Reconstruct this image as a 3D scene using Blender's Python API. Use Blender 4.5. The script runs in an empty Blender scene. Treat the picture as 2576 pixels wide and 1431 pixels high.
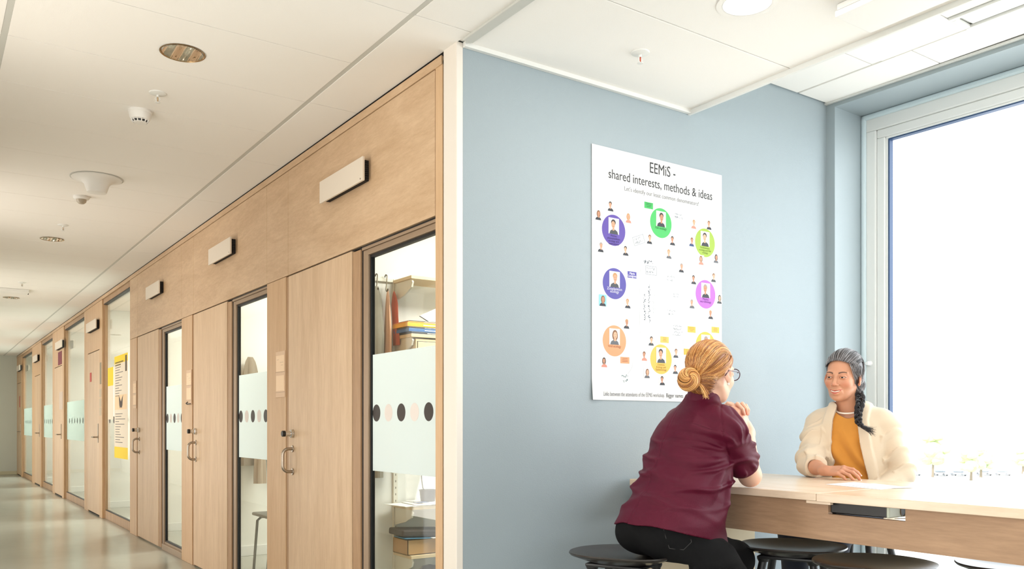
import bpy, bmesh, math, random
import numpy as np
from mathutils import Vector, Matrix
random.seed(7)
SC = bpy.context.scene
COL = SC.collection
pi = math.pi

# ---------------------------------------------------------------- camera
cam_d = bpy.data.cameras.new('camera')
cam = bpy.data.objects.new('camera', cam_d)
COL.objects.link(cam)
YAW = math.atan2(1487, 2141)
cam.location = (0, 0, 1.157)
cam.rotation_euler = (pi/2, 0, -YAW)
cam_d.sensor_width = 36
cam_d.lens = 2141/2576*36
cam_d.shift_y = 352.5/2576
cam_d.clip_start = 0.05
cam_d.clip_end = 2000
SC.camera = cam

# ---------------------------------------------------------------- world, sun, window daylight, added fill lamps
W = bpy.data.worlds.new('sky'); SC.world = W
W.use_nodes = True
bg = W.node_tree.nodes['Background']
bg.inputs[0].default_value = (0.965, 0.985, 1.0, 1)
bg.inputs[1].default_value = 3.2
SKY = bg

def lamp(name, kind, loc, target, energy, color, size=None, size_y=None, angle=None):
    d = bpy.data.lights.new(name, kind)
    d.energy = energy; d.color = color
    if kind == 'AREA':
        d.shape = 'RECTANGLE'; d.size = size; d.size_y = size_y
    if kind == 'SUN': d.angle = angle
    o = bpy.data.objects.new(name, d); COL.objects.link(o)
    o.location = loc
    o.rotation_euler = (Vector(target)-Vector(loc)).to_track_quat('-Z', 'Y').to_euler()
    return o
lamp('sun', 'SUN', (-20, -6, 24), (0, 0, 0), 3.0, (1, .95, .86), angle=0.02)
lamp('fill_rear', 'AREA', (0.0, -4.7, 1.5), (0.6, 3, 2.4), 52, (1, .975, .95), 5.5, 2.4)  # fill lamp added behind the camera, standing in for unseen windows
lamp('fill_rear_side', 'AREA', (-4.8, -0.9, 1.55), (2, 1.7, 1.7), 155, (1, .968, .93), 4.4, 2.3)  # second added fill lamp, from the unseen left side of the lounge
lamp('daylight_window', 'AREA', (5.05, 0.55, 1.75), (3.0, 0.95, 1.5), 88, (.985, .99, 1), 4.2, 2.6)
for wy in (3.5, 7.15, 11.2, 15.4, 19.4):
    lamp('fill_corridor', 'AREA', (-.62, wy, 1.3), (1.6, wy, 1.9), 31, (1, .92, .82), 1.0, 2.2)  # warm fill added at each left opening to brighten the corridor
SC.view_settings.view_transform = 'Standard'
SC.view_settings.look = 'None'
SC.view_settings.gamma = 1
SC.view_settings.use_curve_mapping = False
SC.view_settings.exposure = 0.0
SC.cycles.use_denoising = True
SC.cycles.max_bounces = 8
SC.cycles.diffuse_bounces = 4
SC.cycles.glossy_bounces = 4
SC.cycles.transparent_max_bounces = 24
SC.cycles.caustics_reflective = False
SC.cycles.caustics_refractive = False
SC.cycles.sample_clamp_indirect = 6

# ---------------------------------------------------------------- materials
def lin(c):
    if len(c) == 3: c = tuple(c)
    return tuple(((v/255/12.92) if v/255 <= .04045 else ((v/255+.055)/1.055)**2.4) for v in c[:3]) + (1,)
MATS = {}
def mat(name, rgb, rough=.6, metal=0, spec=.5, bump=0, bscale=80, var=0, vscale=6, coat=0):
    if name in MATS: return MATS[name]
    m = bpy.data.materials.new(name); m.use_nodes = True
    nt = m.node_tree; b = nt.nodes['Principled BSDF']
    b.inputs['Base Color'].default_value = lin(rgb)
    b.inputs['Roughness'].default_value = rough
    b.inputs['Metallic'].default_value = metal
    b.inputs['Specular IOR Level'].default_value = spec
    if coat: b.inputs['Coat Weight'].default_value = coat
    tc = nt.nodes.new('ShaderNodeTexCoord')
    if bump:
        n = nt.nodes.new('ShaderNodeTexNoise'); n.inputs['Scale'].default_value = bscale
        n.inputs['Detail'].default_value = 4
        bp = nt.nodes.new('ShaderNodeBump'); bp.inputs['Strength'].default_value = bump
        bp.inputs['Distance'].default_value = .01
        nt.links.new(tc.outputs['Object'], n.inputs['Vector'])
        nt.links.new(n.outputs['Fac'], bp.inputs['Height']); nt.links.new(bp.outputs['Normal'], b.inputs['Normal'])
    if var:
        n = nt.nodes.new('ShaderNodeTexNoise'); n.inputs['Scale'].default_value = vscale
        n.inputs['Detail'].default_value = 5
        mx = nt.nodes.new('ShaderNodeMix'); mx.data_type = 'RGBA'
        c = lin(rgb)
        mx.inputs[6].default_value = tuple(v*(1-var) for v in c[:3])+(1,)
        mx.inputs[7].default_value = tuple(min(1, v*(1+var)) for v in c[:3])+(1,)
        nt.links.new(tc.outputs['Object'], n.inputs['Vector'])
        nt.links.new(n.outputs['Fac'], mx.inputs[0]); nt.links.new(mx.outputs[2], b.inputs['Base Color'])
    MATS[name] = m
    return m

def wood(name, c1, c2, scale, rough=.45, fine=1.0, bump=.05, contrast=(.38, .64)):
    """oak veneer: long grain; scale = mapping along x, y, z (small number = along the grain)"""
    if name in MATS: return MATS[name]
    m = bpy.data.materials.new(name); m.use_nodes = True
    nt = m.node_tree; b = nt.nodes['Principled BSDF']; L = nt.links
    tc = nt.nodes.new('ShaderNodeTexCoord'); mp = nt.nodes.new('ShaderNodeMapping')
    mp.inputs['Scale'].default_value = scale
    L.new(tc.outputs['Object'], mp.inputs['Vector'])
    n1 = nt.nodes.new('ShaderNodeTexNoise'); n1.inputs['Scale'].default_value = 1.6
    n1.inputs['Detail'].default_value = 7; n1.inputs['Roughness'].default_value = .62; n1.inputs['Distortion'].default_value = .9
    n2 = nt.nodes.new('ShaderNodeTexNoise'); n2.inputs['Scale'].default_value = 14*fine
    n2.inputs['Detail'].default_value = 5; n2.inputs['Roughness'].default_value = .7
    L.new(mp.outputs[0], n1.inputs['Vector']); L.new(mp.outputs[0], n2.inputs['Vector'])
    ad = nt.nodes.new('ShaderNodeMath'); ad.operation = 'MULTIPLY_ADD'
    L.new(n2.outputs['Fac'], ad.inputs[0]); ad.inputs[1].default_value = .45
    sc = nt.nodes.new('ShaderNodeMath'); sc.operation = 'MULTIPLY'; sc.inputs[1].default_value = .55
    L.new(n1.outputs['Fac'], sc.inputs[0]); L.new(sc.outputs[0], ad.inputs[2])
    r = nt.nodes.new('ShaderNodeValToRGB')
    r.color_ramp.elements[0].position = contrast[0]; r.color_ramp.elements[0].color = lin(c1)
    r.color_ramp.elements[1].position = contrast[1]; r.color_ramp.elements[1].color = lin(c2)
    L.new(ad.outputs[0], r.inputs[0]); L.new(r.outputs[0], b.inputs['Base Color'])
    bp = nt.nodes.new('ShaderNodeBump'); bp.inputs['Strength'].default_value = bump; bp.inputs['Distance'].default_value = .003
    L.new(ad.outputs[0], bp.inputs['Height']); L.new(bp.outputs['Normal'], b.inputs['Normal'])
    b.inputs['Roughness'].default_value = rough
    MATS[name] = m
    return m

def glass(name, tint=(1, 1, 1), refl=1.0):
    if name in MATS: return MATS[name]
    m = bpy.data.materials.new(name); m.use_nodes = True
    nt = m.node_tree; nt.nodes.clear(); L = nt.links
    o = nt.nodes.new('ShaderNodeOutputMaterial'); t = nt.nodes.new('ShaderNodeBsdfTransparent')
    t.inputs[0].default_value = tuple(tint)+(1,)
    g = nt.nodes.new('ShaderNodeBsdfGlossy'); g.inputs['Roughness'].default_value = .01
    f = nt.nodes.new('ShaderNodeLayerWeight'); f.inputs[0].default_value = .5
    pw = nt.nodes.new('ShaderNodeMath'); pw.operation = 'POWER'; pw.inputs[1].default_value = 5
    k = nt.nodes.new('ShaderNodeMath'); k.operation = 'MULTIPLY_ADD'; k.inputs[1].default_value = .8*refl; k.inputs[2].default_value = .04*refl
    x = nt.nodes.new('ShaderNodeMixShader')
    L.new(f.outputs[1], pw.inputs[0]); L.new(pw.outputs[0], k.inputs[0]); L.new(k.outputs[0], x.inputs[0])
    L.new(t.outputs[0], x.inputs[1]); L.new(g.outputs[0], x.inputs[2]); L.new(x.outputs[0], o.inputs[0])
    MATS[name] = m
    return m

def frosted(name, rgb, keep=.25):
    m = bpy.data.materials.new(name); m.use_nodes = True
    nt = m.node_tree; nt.nodes.clear(); L = nt.links
    o = nt.nodes.new('ShaderNodeOutputMaterial')
    d = nt.nodes.new('ShaderNodeBsdfDiffuse'); d.inputs[0].default_value = lin(rgb)
    tr = nt.nodes.new('ShaderNodeBsdfTranslucent'); tr.inputs[0].default_value = lin(rgb)
    t = nt.nodes.new('ShaderNodeBsdfTransparent')
    a = nt.nodes.new('ShaderNodeMixShader'); a.inputs[0].default_value = .5
    b = nt.nodes.new('ShaderNodeMixShader'); b.inputs[0].default_value = keep
    L.new(d.outputs[0], a.inputs[1]); L.new(tr.outputs[0], a.inputs[2])
    L.new(a.outputs[0], b.inputs[1]); L.new(t.outputs[0], b.inputs[2]); L.new(b.outputs[0], o.inputs[0])
    MATS[name] = m
    return m

def emit(name, rgb, s):
    m = bpy.data.materials.new(name); m.use_nodes = True
    b = m.node_tree.nodes['Principled BSDF']
    b.inputs['Base Color'].default_value = lin(rgb)
    b.inputs['Emission Color'].default_value = lin(rgb); b.inputs['Emission Strength'].default_value = s
    MATS[name] = m
    return m

M_CEIL = mat('ceiling_tile_white', (243, 240, 235), .9, bump=.08, bscale=300)
M_WHITE = mat('white_paint', (236, 234, 230), .5)
M_WHITEWALL = mat('white_wall_paint', (232, 230, 224), .85, bump=.04, bscale=120)
M_TRIM = mat('white_trim', (226, 226, 222), .5)
M_GREYTRIM = mat('light_grey_trim', (200, 200, 194), .5)
M_BLUE = mat('blue_grey_paint', (151, 163, 169), .6, bump=.12, bscale=220)
M_BLUE2 = mat('blue_reveal_paint', (154, 166, 171), .5)
M_OAKV = wood('oak_vertical', (200, 168, 133), (221, 192, 159), (5, 5, .55))
M_OAKH = wood('oak_horizontal', (190, 157, 122), (214, 184, 150), (5, .9, 5), fine=1.0)
M_OAKPOST = wood('oak_post', (198, 160, 120), (214, 180, 142), (6, 6, .5))
M_OAKEDGE = wood('oak_edge_dark', (158, 122, 88), (182, 146, 110), (6, 6, .5))
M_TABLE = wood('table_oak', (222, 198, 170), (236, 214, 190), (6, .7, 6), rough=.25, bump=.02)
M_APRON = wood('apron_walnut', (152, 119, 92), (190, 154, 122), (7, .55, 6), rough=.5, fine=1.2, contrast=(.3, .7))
M_BRONZE = mat('bronze_frame', (158, 134, 110), .4, metal=.25)
M_GASKET = mat('black_gasket', (14, 14, 16), .5)
M_STEEL = mat('brushed_steel', (170, 158, 144), .28, metal=1)
M_CHROME = mat('chrome', (215, 215, 215), .08, metal=1)
M_BLACK = mat('black_plastic', (22, 21, 21), .4)
M_DARK = mat('dark_gap', (26, 20, 16), .8)
M_GLASS = glass('office_glass', (.965, .99, .975), .9)
M_WGLASS = glass('window_glass', (.97, .99, 1), .8)
M_FROST = frosted('frosted_film', (236, 242, 242), .18)
M_SEAT = mat('dark_stool_wood', (48, 43, 40), .27, var=.18, vscale=9)
M_LEG = mat('black_stained_leg', (30, 30, 32), .42)
M_PAPER = mat('white_paper', (242, 242, 240), .7)

# ---------------------------------------------------------------- mesh helpers
def tag(o, label=None, cat=None, group=None, kind=None):
    if label: o['label'] = label
    if cat: o['category'] = cat
    if group: o['group'] = group
    if kind: o['kind'] = kind
    return o
def empty(name, loc=(0, 0, 0), rz=0, **k):
    o = bpy.data.objects.new(name, None); COL.objects.link(o)
    o.location = loc; o.rotation_euler = (0, 0, rz); o.empty_display_size = .05
    return tag(o, **k)
def mesh_obj(name, me, m, parent=None, smooth=False):
    me.materials.clear()
    for x in (m if isinstance(m, (list, tuple)) else [m]): me.materials.append(x)
    if smooth:
        me.polygons.foreach_set('use_smooth', [True]*len(me.polygons))
    o = bpy.data.objects.new(name, me); COL.objects.link(o)
    if parent: o.parent = parent
    return o
class MB:
    def __init__(s): s.v = []; s.f = []; s.mi = []
    def add(s, V, F, mi=0):
        n = len(s.v); s.v += [tuple(v) for v in V]; s.f += [tuple(i+n for i in f) for f in F]; s.mi += [mi]*len(F)
        return s
    def box(s, x0, x1, y0, y1, z0, z1, mi=0, b=0, T=None):
        if x0 > x1: x0, x1 = x1, x0
        if y0 > y1: y0, y1 = y1, y0
        if z0 > z1: z0, z1 = z1, z0
        if b:
            b = min(b, (x1-x0)*.45, (y1-y0)*.45, (z1-z0)*.45)
            bm = bmesh.new(); bmesh.ops.create_cube(bm, size=1)
            for v in bm.verts:
                v.co = ((x0 if v.co.x < 0 else x1), (y0 if v.co.y < 0 else y1), (z0 if v.co.z < 0 else z1))
            bmesh.ops.bevel(bm, geom=bm.edges[:], offset=b, segments=2, affect='EDGES', profile=.5)
            bm.verts.index_update()
            V = [v.co[:] for v in bm.verts]; F = [[v.index for v in f.verts] for f in bm.faces]; bm.free()
        else:
            V = [(x, y, z) for x in (x0, x1) for y in (y0, y1) for z in (z0, z1)]
            F = [(0, 1, 3, 2), (4, 6, 7, 5), (0, 4, 5, 1), (2, 3, 7, 6), (0, 2, 6, 4), (1, 5, 7, 3)]
        if T: V = [T @ Vector(v) for v in V]
        return s.add(V, F, mi)
    def tube(s, pts, r, n=10, mi=0, cap=True, flat=1.0):
        pts = [Vector(p) for p in pts]; rr = r if isinstance(r, (list, tuple)) else [r]*len(pts)
        V = []; F = []
        t0 = (pts[1]-pts[0]).normalized()
        u = t0.orthogonal().normalized()
        for i, p in enumerate(pts):
            a = pts[max(i-1, 0)]; b = pts[min(i+1, len(pts)-1)]
            t = (b-a).normalized()
            u = (u-t*u.dot(t))
            u = u.normalized() if u.length > 1e-6 else t.orthogonal().normalized()
            w = t.cross(u)
            for k in range(n):
                an = 2*pi*k/n
                V.append(p+(u*math.cos(an)+w*math.sin(an)*flat)*rr[i])
        for i in range(len(pts)-1):
            for k in range(n):
                F.append((i*n+k, i*n+(k+1) % n, (i+1)*n+(k+1) % n, (i+1)*n+k))
        if cap:
            F.append(tuple(range(n-1, -1, -1))); F.append(tuple((len(pts)-1)*n+k for k in range(n)))
        return s.add(V, F, mi)
    def lathe(s, prof, c, axis=(0, 0, 1), n=32, mi=0):
        """prof: (r, h) pairs along axis from centre c"""
        ax = Vector(axis).normalized(); u = ax.orthogonal().normalized(); w = ax.cross(u); c = Vector(c)
        V = []; F = []
        for r, h in prof:
            for k in range(n):
                an = 2*pi*k/n; V.append(c+ax*h+(u*math.cos(an)+w*math.sin(an))*max(r, 1e-5))
        for i in range(len(prof)-1):
            for k in range(n):
                F.append((i*n+k, i*n+(k+1) % n, (i+1)*n+(k+1) % n, (i+1)*n+k))
        return s.add(V, F, mi)
    def prism(s, poly, axis, a0, a1, mi=0):
        """poly in the two other axes, extruded along axis ('x','y','z') from a0 to a1"""
        def P(p, a):
            return {'x': (a, p[0], p[1]), 'y': (p[0], a, p[1]), 'z': (p[0], p[1], a)}[axis]
        n = len(poly)
        V = [P(p, a0) for p in poly]+[P(p, a1) for p in poly]
        F = [tuple(range(n)), tuple(range(2*n-1, n-1, -1))]+[(i, i+n, (i+1) % n+n, (i+1) % n) for i in range(n)]
        return s.add(V, F, mi)
    def build(s, name, m, parent=None, smooth=False, rel=True):
        V = s.v
        if parent is not None and rel:
            mi = parent_inv(parent)
            V = [tuple(mi @ Vector(v)) for v in V]
        me = bpy.data.meshes.new(name); me.from_pydata(V, [], s.f)
        o = mesh_obj(name, me, m, parent)
        if any(s.mi): me.polygons.foreach_set('material_index', s.mi)
        bm = bmesh.new(); bm.from_mesh(me); bmesh.ops.recalc_face_normals(bm, faces=bm.faces[:]); bm.to_mesh(me); bm.free()
        if smooth:
            me.polygons.foreach_set('use_smooth', [True]*len(me.polygons))
            try: me.set_sharp_from_angle(angle=math.radians(38))
            except Exception: pass
        return o
def parent_inv(p):
    chain = Matrix.Identity(4)
    q = p
    while q is not None:
        chain = Matrix.LocRotScale(q.location, q.rotation_euler, q.scale) @ chain
        q = q.parent
    return chain.inverted()
def copy_tree(o, parent=None):
    c = o.copy(); COL.objects.link(c); c.parent = parent
    for ch in list(o.children):
        copy_tree(ch, c)
    return c
def struct(mb, name, m, parent=None, smooth=False):
    o = mb.build(name, m, parent, smooth)
    if parent is None: o['kind'] = 'structure'
    return o
def text_mb(body, size, font_scale_x=1.0, align='CENTER', extr=0.0):
    """flat lettering as vertices/faces in the xy plane"""
    cu = bpy.data.curves.new('lettering_src', 'FONT'); cu.body = body; cu.size = size; cu.align_x = align
    cu.extrude = extr; cu.resolution_u = 3
    ob = bpy.data.objects.new('lettering_src', cu); COL.objects.link(ob)
    dg = bpy.context.evaluated_depsgraph_get(); dg.update()
    me = ob.evaluated_get(dg).to_mesh()
    V = [(v.co.x*font_scale_x, v.co.y, v.co.z) for v in me.vertices]; F = [tuple(p.vertices) for p in me.polygons]
    ob.evaluated_get(dg).to_mesh_clear()
    bpy.data.objects.remove(ob); bpy.data.curves.remove(cu)
    return V, F
# ================================================================ the setting
WX = 1.836           # corridor wall plane
BY = 3.040           # blue wall plane
CZ = 2.750           # lower ceiling
HC = 3.030           # raised ceiling by the window
FX = 4.350           # facade wall plane
ENDY = 22.85
SK = math.radians(1.7)
def RW(x, y, z):     # facade wall is 1.7 degrees off square, turning about the far corner
    dx, dy = x-FX, y-BY
    return Vector((FX+dx*math.cos(SK)-dy*math.sin(SK), BY+dx*math.sin(SK)+dy*math.cos(SK), z))
TW = Matrix.Translation((FX, BY, 0)) @ Matrix.Rotation(SK, 4, 'Z') @ Matrix.Translation((-FX, -BY, 0))

# floor: glossy grey linoleum
m = mat('linoleum', (166, 167, 156), .2, spec=.55, var=.05, vscale=5)
struct(MB().box(-6, 4.75, -6, 24.5, -.2, 0), 'floor', m)

# corridor + lounge ceiling of lay-in tiles
cb = MB()
g = .004
cb.box(-6, 3.21, -6, 3.04, CZ+.008, CZ+.25)
cb.box(-6, WX+.0, 3.04, 24.5, CZ+.008, CZ+.25)
ys = [2.94+.5475*k for k in range(-2, 37)]
for a, b in zip(ys[:-1], ys[1:]):
    b = min(b, ENDY)
    if a >= ENDY: break
    cb.box(.292, 1.558, a+.0014, b-.0014, CZ, CZ+.006, b=.001)
ys2 = [2.934-1.095+1.095*k for k in range(0, 20)]
for a, b in zip(ys2[:-1], ys2[1:]):
    if a >= ENDY: break
    cb.box(1.582, 1.8345, a+.002, min(b, ENDY)-.002, CZ, CZ+.006, b=.001)
    cb.box(-.30, .268, a+.002, min(b, ENDY)-.002, CZ, CZ+.006, b=.002)
for x0, x1 in ((-6, -3.2), (-3.2, -1.6), (-1.6, -.3)):
    cb.box(x0+g, x1-g, -6, 1.5, CZ, CZ+.006)
cb.box(-.3+g, 1.83, -6, 1.83, CZ, CZ+.006)
for a, b in ((-6, -2.38), (-2.38, -1.18), (-1.18, .02), (.02, 1.22), (1.22, 2.42), (2.42, 3.036)):
    cb.box(1.885, 3.196, a+g*.7, b-g*.7, CZ, CZ+.006, b=.002)
struct(cb, 'ceiling', M_CEIL)
tb = MB()
for x in (.280, 1.570):
    tb.box(x-.012, x+.012, 1.0, ENDY, CZ+.002, CZ+.008, b=.001)
tb.box(1.8345, 1.884, -6, 3.0, CZ-.010, CZ+.007, b=.004)
struct(tb, 'trim_1', M_GREYTRIM)
# light strip around the blue wall under the ceiling, and the edge of the dropped ceiling
tb = MB(); tb.box(1.86, 3.21, BY-.022, BY, CZ-.018, CZ+.004, b=.002)
tb.box(3.196, 3.214, -6, BY, CZ-.022, HC+.02, b=.002)
struct(tb, 'trim_2', M_TRIM)
# raised ceiling
cb = MB()
cb.box(3.21, 4.85, -6, BY+.1, HC+.012, HC+.3)
xs = [3.225, 4.055, 4.085, 4.338]
ysr = [3.03, 2.57, 2.08, 1.48, .88, .28, -.32, -.92, -1.5, -6]
for b, a in zip(ysr[:-1], ysr[1:]):
    if not (a < 2.0 and b > .8):
        cb.box(3.225, 4.062, a+.003, b-.003, HC, HC+.01, b=.0015)
    else:
        cb.box(3.225, 3.885, a+.003, b-.003, HC, HC+.01, b=.0015)
ysr2 = [3.03, 2.36, 1.76, 1.16, .56, -.04, -1.5, -6]
for b, a in zip(ysr2[:-1], ysr2[1:]):
    cb.box(4.078, 4.34, a+.003, b-.003, HC, HC+.01, b=.0015)
cb.box(4.062, 4.078, -6, 2.52, HC+.004, HC+.01)
struct(cb, 'ceiling', M_CEIL)
tb = MB(); tb.box(4.33, 4.351, -6, BY, HC-.008, HC+.003, T=TW); struct(tb, 'trim_3', M_TRIM)

# blue wall + its white end
struct(MB().box(1.862, FX+.46, BY, BY+.10, 0, 3.30), 'wall_blue', M_BLUE)
struct(MB().box(WX-.006, 1.8621, BY-.0005, BY+.108, 0, CZ+.004, b=.003).box(1.8622, 1.9, BY+.1001, BY+.108, 0, CZ), 'trim_4', mat('cream_white_end', (230, 222, 212), .5))

# facade wall with the big window
fw = MB()
fw.box(FX, FX+.30, 2.985, BY+.02, 0, 3.25, T=TW)
fw.box(FX, FX+.30, -2.6, 2.985, 3.0, 3.25, T=TW)
fw.box(FX, FX+.30, -6.2, -2.6, 0, 3.25, T=TW)
fw.box(FX, FX+.30, -2.6, 2.985, 0, .08, T=TW)
struct(fw, 'wall_right', M_BLUE2)
wn = MB()
GX0, GX1 = FX+.285, FX+.36
def frame(x0, x1, y0, y1, z0, z1, wd, wt, bv=.006):
    wn.box(x0, x1, y0, y1, z1-wt, z1, b=bv, T=TW); wn.box(x0, x1, y0, y1, z0, z0+wd, b=bv, T=TW)
    wn.box(x0, x1, y0, y0+wd, z0+wd, z1-wt, b=bv, T=TW); wn.box(x0, x1, y1-wd, y1, z0+wd, z1-wt, b=bv, T=TW)
frame(GX0, GX1, -2.6, 2.985, .08, 3.0, .085, .10)
frame(GX0+.012, GX1, -2.515, 2.90, .165, 2.90, .05, .05)
frame(GX0+.024, GX1, -2.465, 2.85, .215, 2.85, .012, .012, .002)
win = struct(wn, 'window_1', mat('window_frame_white', (226, 228, 226), .35))
MB().box(GX0+.028, GX1-.01, 2.829, 2.8365, .23, 2.838, T=TW).box(GX0+.028, GX1-.01, -2.44, 2.83, 2.831, 2.8385, T=TW)\
    .build('glazing_gasket', mat('blue_black_gasket', (40, 70, 110), .5), win)
MB().box(GX0+.05, GX0+.056, -2.45, 2.837, .227, 2.838, T=TW).build('pane', M_WGLASS, win)
kb = MB(); c = RW(GX0, 2.935, 1.521)
kb.lathe([(0, -.034), (.010, -.034), (.0125, -.03), (.0125, -.006), (.016, -.004), (.016, .002), (0, .002)], c, (1, 0, 0), 20)
kn = kb.build('window_latch', mat('glossy_white', (240, 240, 240), .25), win, True)
kn['label'] = 'round white window latch'
# inner cove of reveal
cv = MB(); cv.box(FX+.265, GX0+.002, 2.955, 2.985, .08, 3.0, b=.012, T=TW); cv.box(FX+.265, GX0+.002, -2.6, 2.985, 2.968, 3.0, b=.012, T=TW)
struct(cv, 'trim_5', mat('pale_reveal', (206, 222, 228), .5))

# lounge behind the camera: rear wall with windows, left wall with windows
rw = MB()
rw.box(-6, 4.7, -6.2, -6, 0, .25); rw.box(-6, 4.7, -6.2, -6, 2.6, 3.2)
for x in (-6, -3.2, -.2, 2.6, 4.4): rw.box(x, x+.25, -6.2, -6, .25, 2.6)
struct(rw, 'wall_rear', M_WHITEWALL)
rw = MB(); rw.box(-6.2, -6, -6.2, 1.7, 0, .25); rw.box(-6.2, -6, -6.2, 1.7, 2.6, 3.2)
for y in (-6.2, -3.4, -.7, 1.4): rw.box(-6.2, -6, y, y+.3, .25, 2.6)
struct(rw, 'wall_left', M_WHITEWALL)
struct(MB().box(-6, -.5, 1.5, 1.7, 0, 3.2), 'wall_side', M_WHITEWALL)
# left-hand corridor wall with glazed openings (sun comes through these)
lw = MB()
ops = [(3.0, 4.0), (6.6, 7.7), (10.6, 11.8), (14.8, 16.0), (18.6, 20.2)]
y = 1.5
for a, b in ops:
    lw.box(-.5, -.3, y, a, 0, 2.9); lw.box(-.5, -.3, a, b, 2.5, 2.9); y = b
lw.box(-.5, -.3, y, ENDY, 0, 2.9)
struct(lw, 'wall_corridor_left', M_WHITEWALL)
ew = MB(); ew.box(-.5, WX+3, ENDY, ENDY+.15, 0, 2.9)
struct(ew, 'wall_end', mat('pale_green_wall', (212, 215, 204), .8))
struct(MB().box(-.3, WX, ENDY-.015, ENDY, 0, .08, b=.004), 'baseboard_end', mat('pale_skirting', (206, 200, 170), .6))
# unseen roof slab, put in to keep the sun off the offices
struct(MB().box(-6.4, 4.9, -6.4, 24.7, 3.31, 3.5), 'roof', M_WHITEWALL)

# ---------------------------------------------------------------- oak office front along the corridor
BAYS = [3.231+2.1905*k for k in range(3)]
front = MB()
X0, X1 = WX, WX+.06
front.box(X0+.002, X1, 3.170, 3.231, 0, 2.725, b=.002)                     # end post at the white wall end
def post(y0, y1, z0=0, z1=2.725, x=0): front.box(X0-x, X1, y0, y1, z0, z1, b=.0025)
struct(front, 'trim_6', M_OAKPOST)
tr = MB(); 
for k, yb in enumerate(BAYS):
    tr.box(X0, X1, yb+.001 if k else 3.233, yb+1.80, 2.066, 2.700, b=.002)
    tr.box(X0, X1, yb+1.803, yb+2.189, 2.066, 2.700, b=.002)
struct(tr, 'wall_corridor_transoms', M_OAKH)
tr = MB()
tr.box(X0-.004, X1, 3.170, ENDY, 2.703, 2.742, b=.002)
struct(tr, 'trim_7', M_OAKH)
struct(MB().box(WX+.004, X1+.02, 3.15, ENDY, 2.738, 2.80).box(WX+.012, X1, 3.150, 3.172, 0, 2.74), 'trim_8', M_DARK)
po = MB()
for yb in BAYS:
    po.box(X0, X1, yb+1.845, yb+2.1875, 0, 2.063, b=.0025)
struct(po, 'wall_corridor_posts', M_OAKPOST)
rv = MB()
for yb in BAYS: rv.box(X0+.006, X1, yb+1.800, yb+1.843, 0, 2.06, b=.003)
struct(rv, 'trim_9', M_OAKEDGE)

def lever(door, x, y, z, s=1):
    h = MB(); h.lathe([(0, 0), (.024, 0), (.024, .008), (.009, .010), (.009, .05)], (x, y, z), (-1, 0, 0), 16)
    h.tube([(x-.05, y, z), (x-.055, y+.01*s, z), (x-.055, y+.13*s, z)], .009, 8)
    return h.build('door_handle', M_STEEL, door, True)
def d_handle(door, x, y, z0, z1):
    h = MB(); p = []
    R = .035; D = .062
    cz = (z0+z1)/2
    pts = [(x, y, z1)]
    for a in range(7):
        an = a/6*pi/2; pts.append((x-D+R-math.sin(an)*R, y, z1-R+math.cos(an)*R))
    for a in range(7):
        an = a/6*pi/2; pts.append((x-D+R-math.cos(an)*R, y, z0+R-math.sin(an)*R))
    pts.append((x, y, z0))
    h.tube(pts, .0095, 12)
    h.lathe([(0, -.002), (.021, -.002), (.021, .004), (.019, .006), (0, .006)], (x, y, z1), (-1, 0, 0), 20)
    h.lathe([(0, -.002), (.021, -.002), (.021, .004), (.019, .006), (0, .006)], (x, y, z0), (-1, 0, 0), 20)
    return h.build('door_handle', M_STEEL, door, True)

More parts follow.
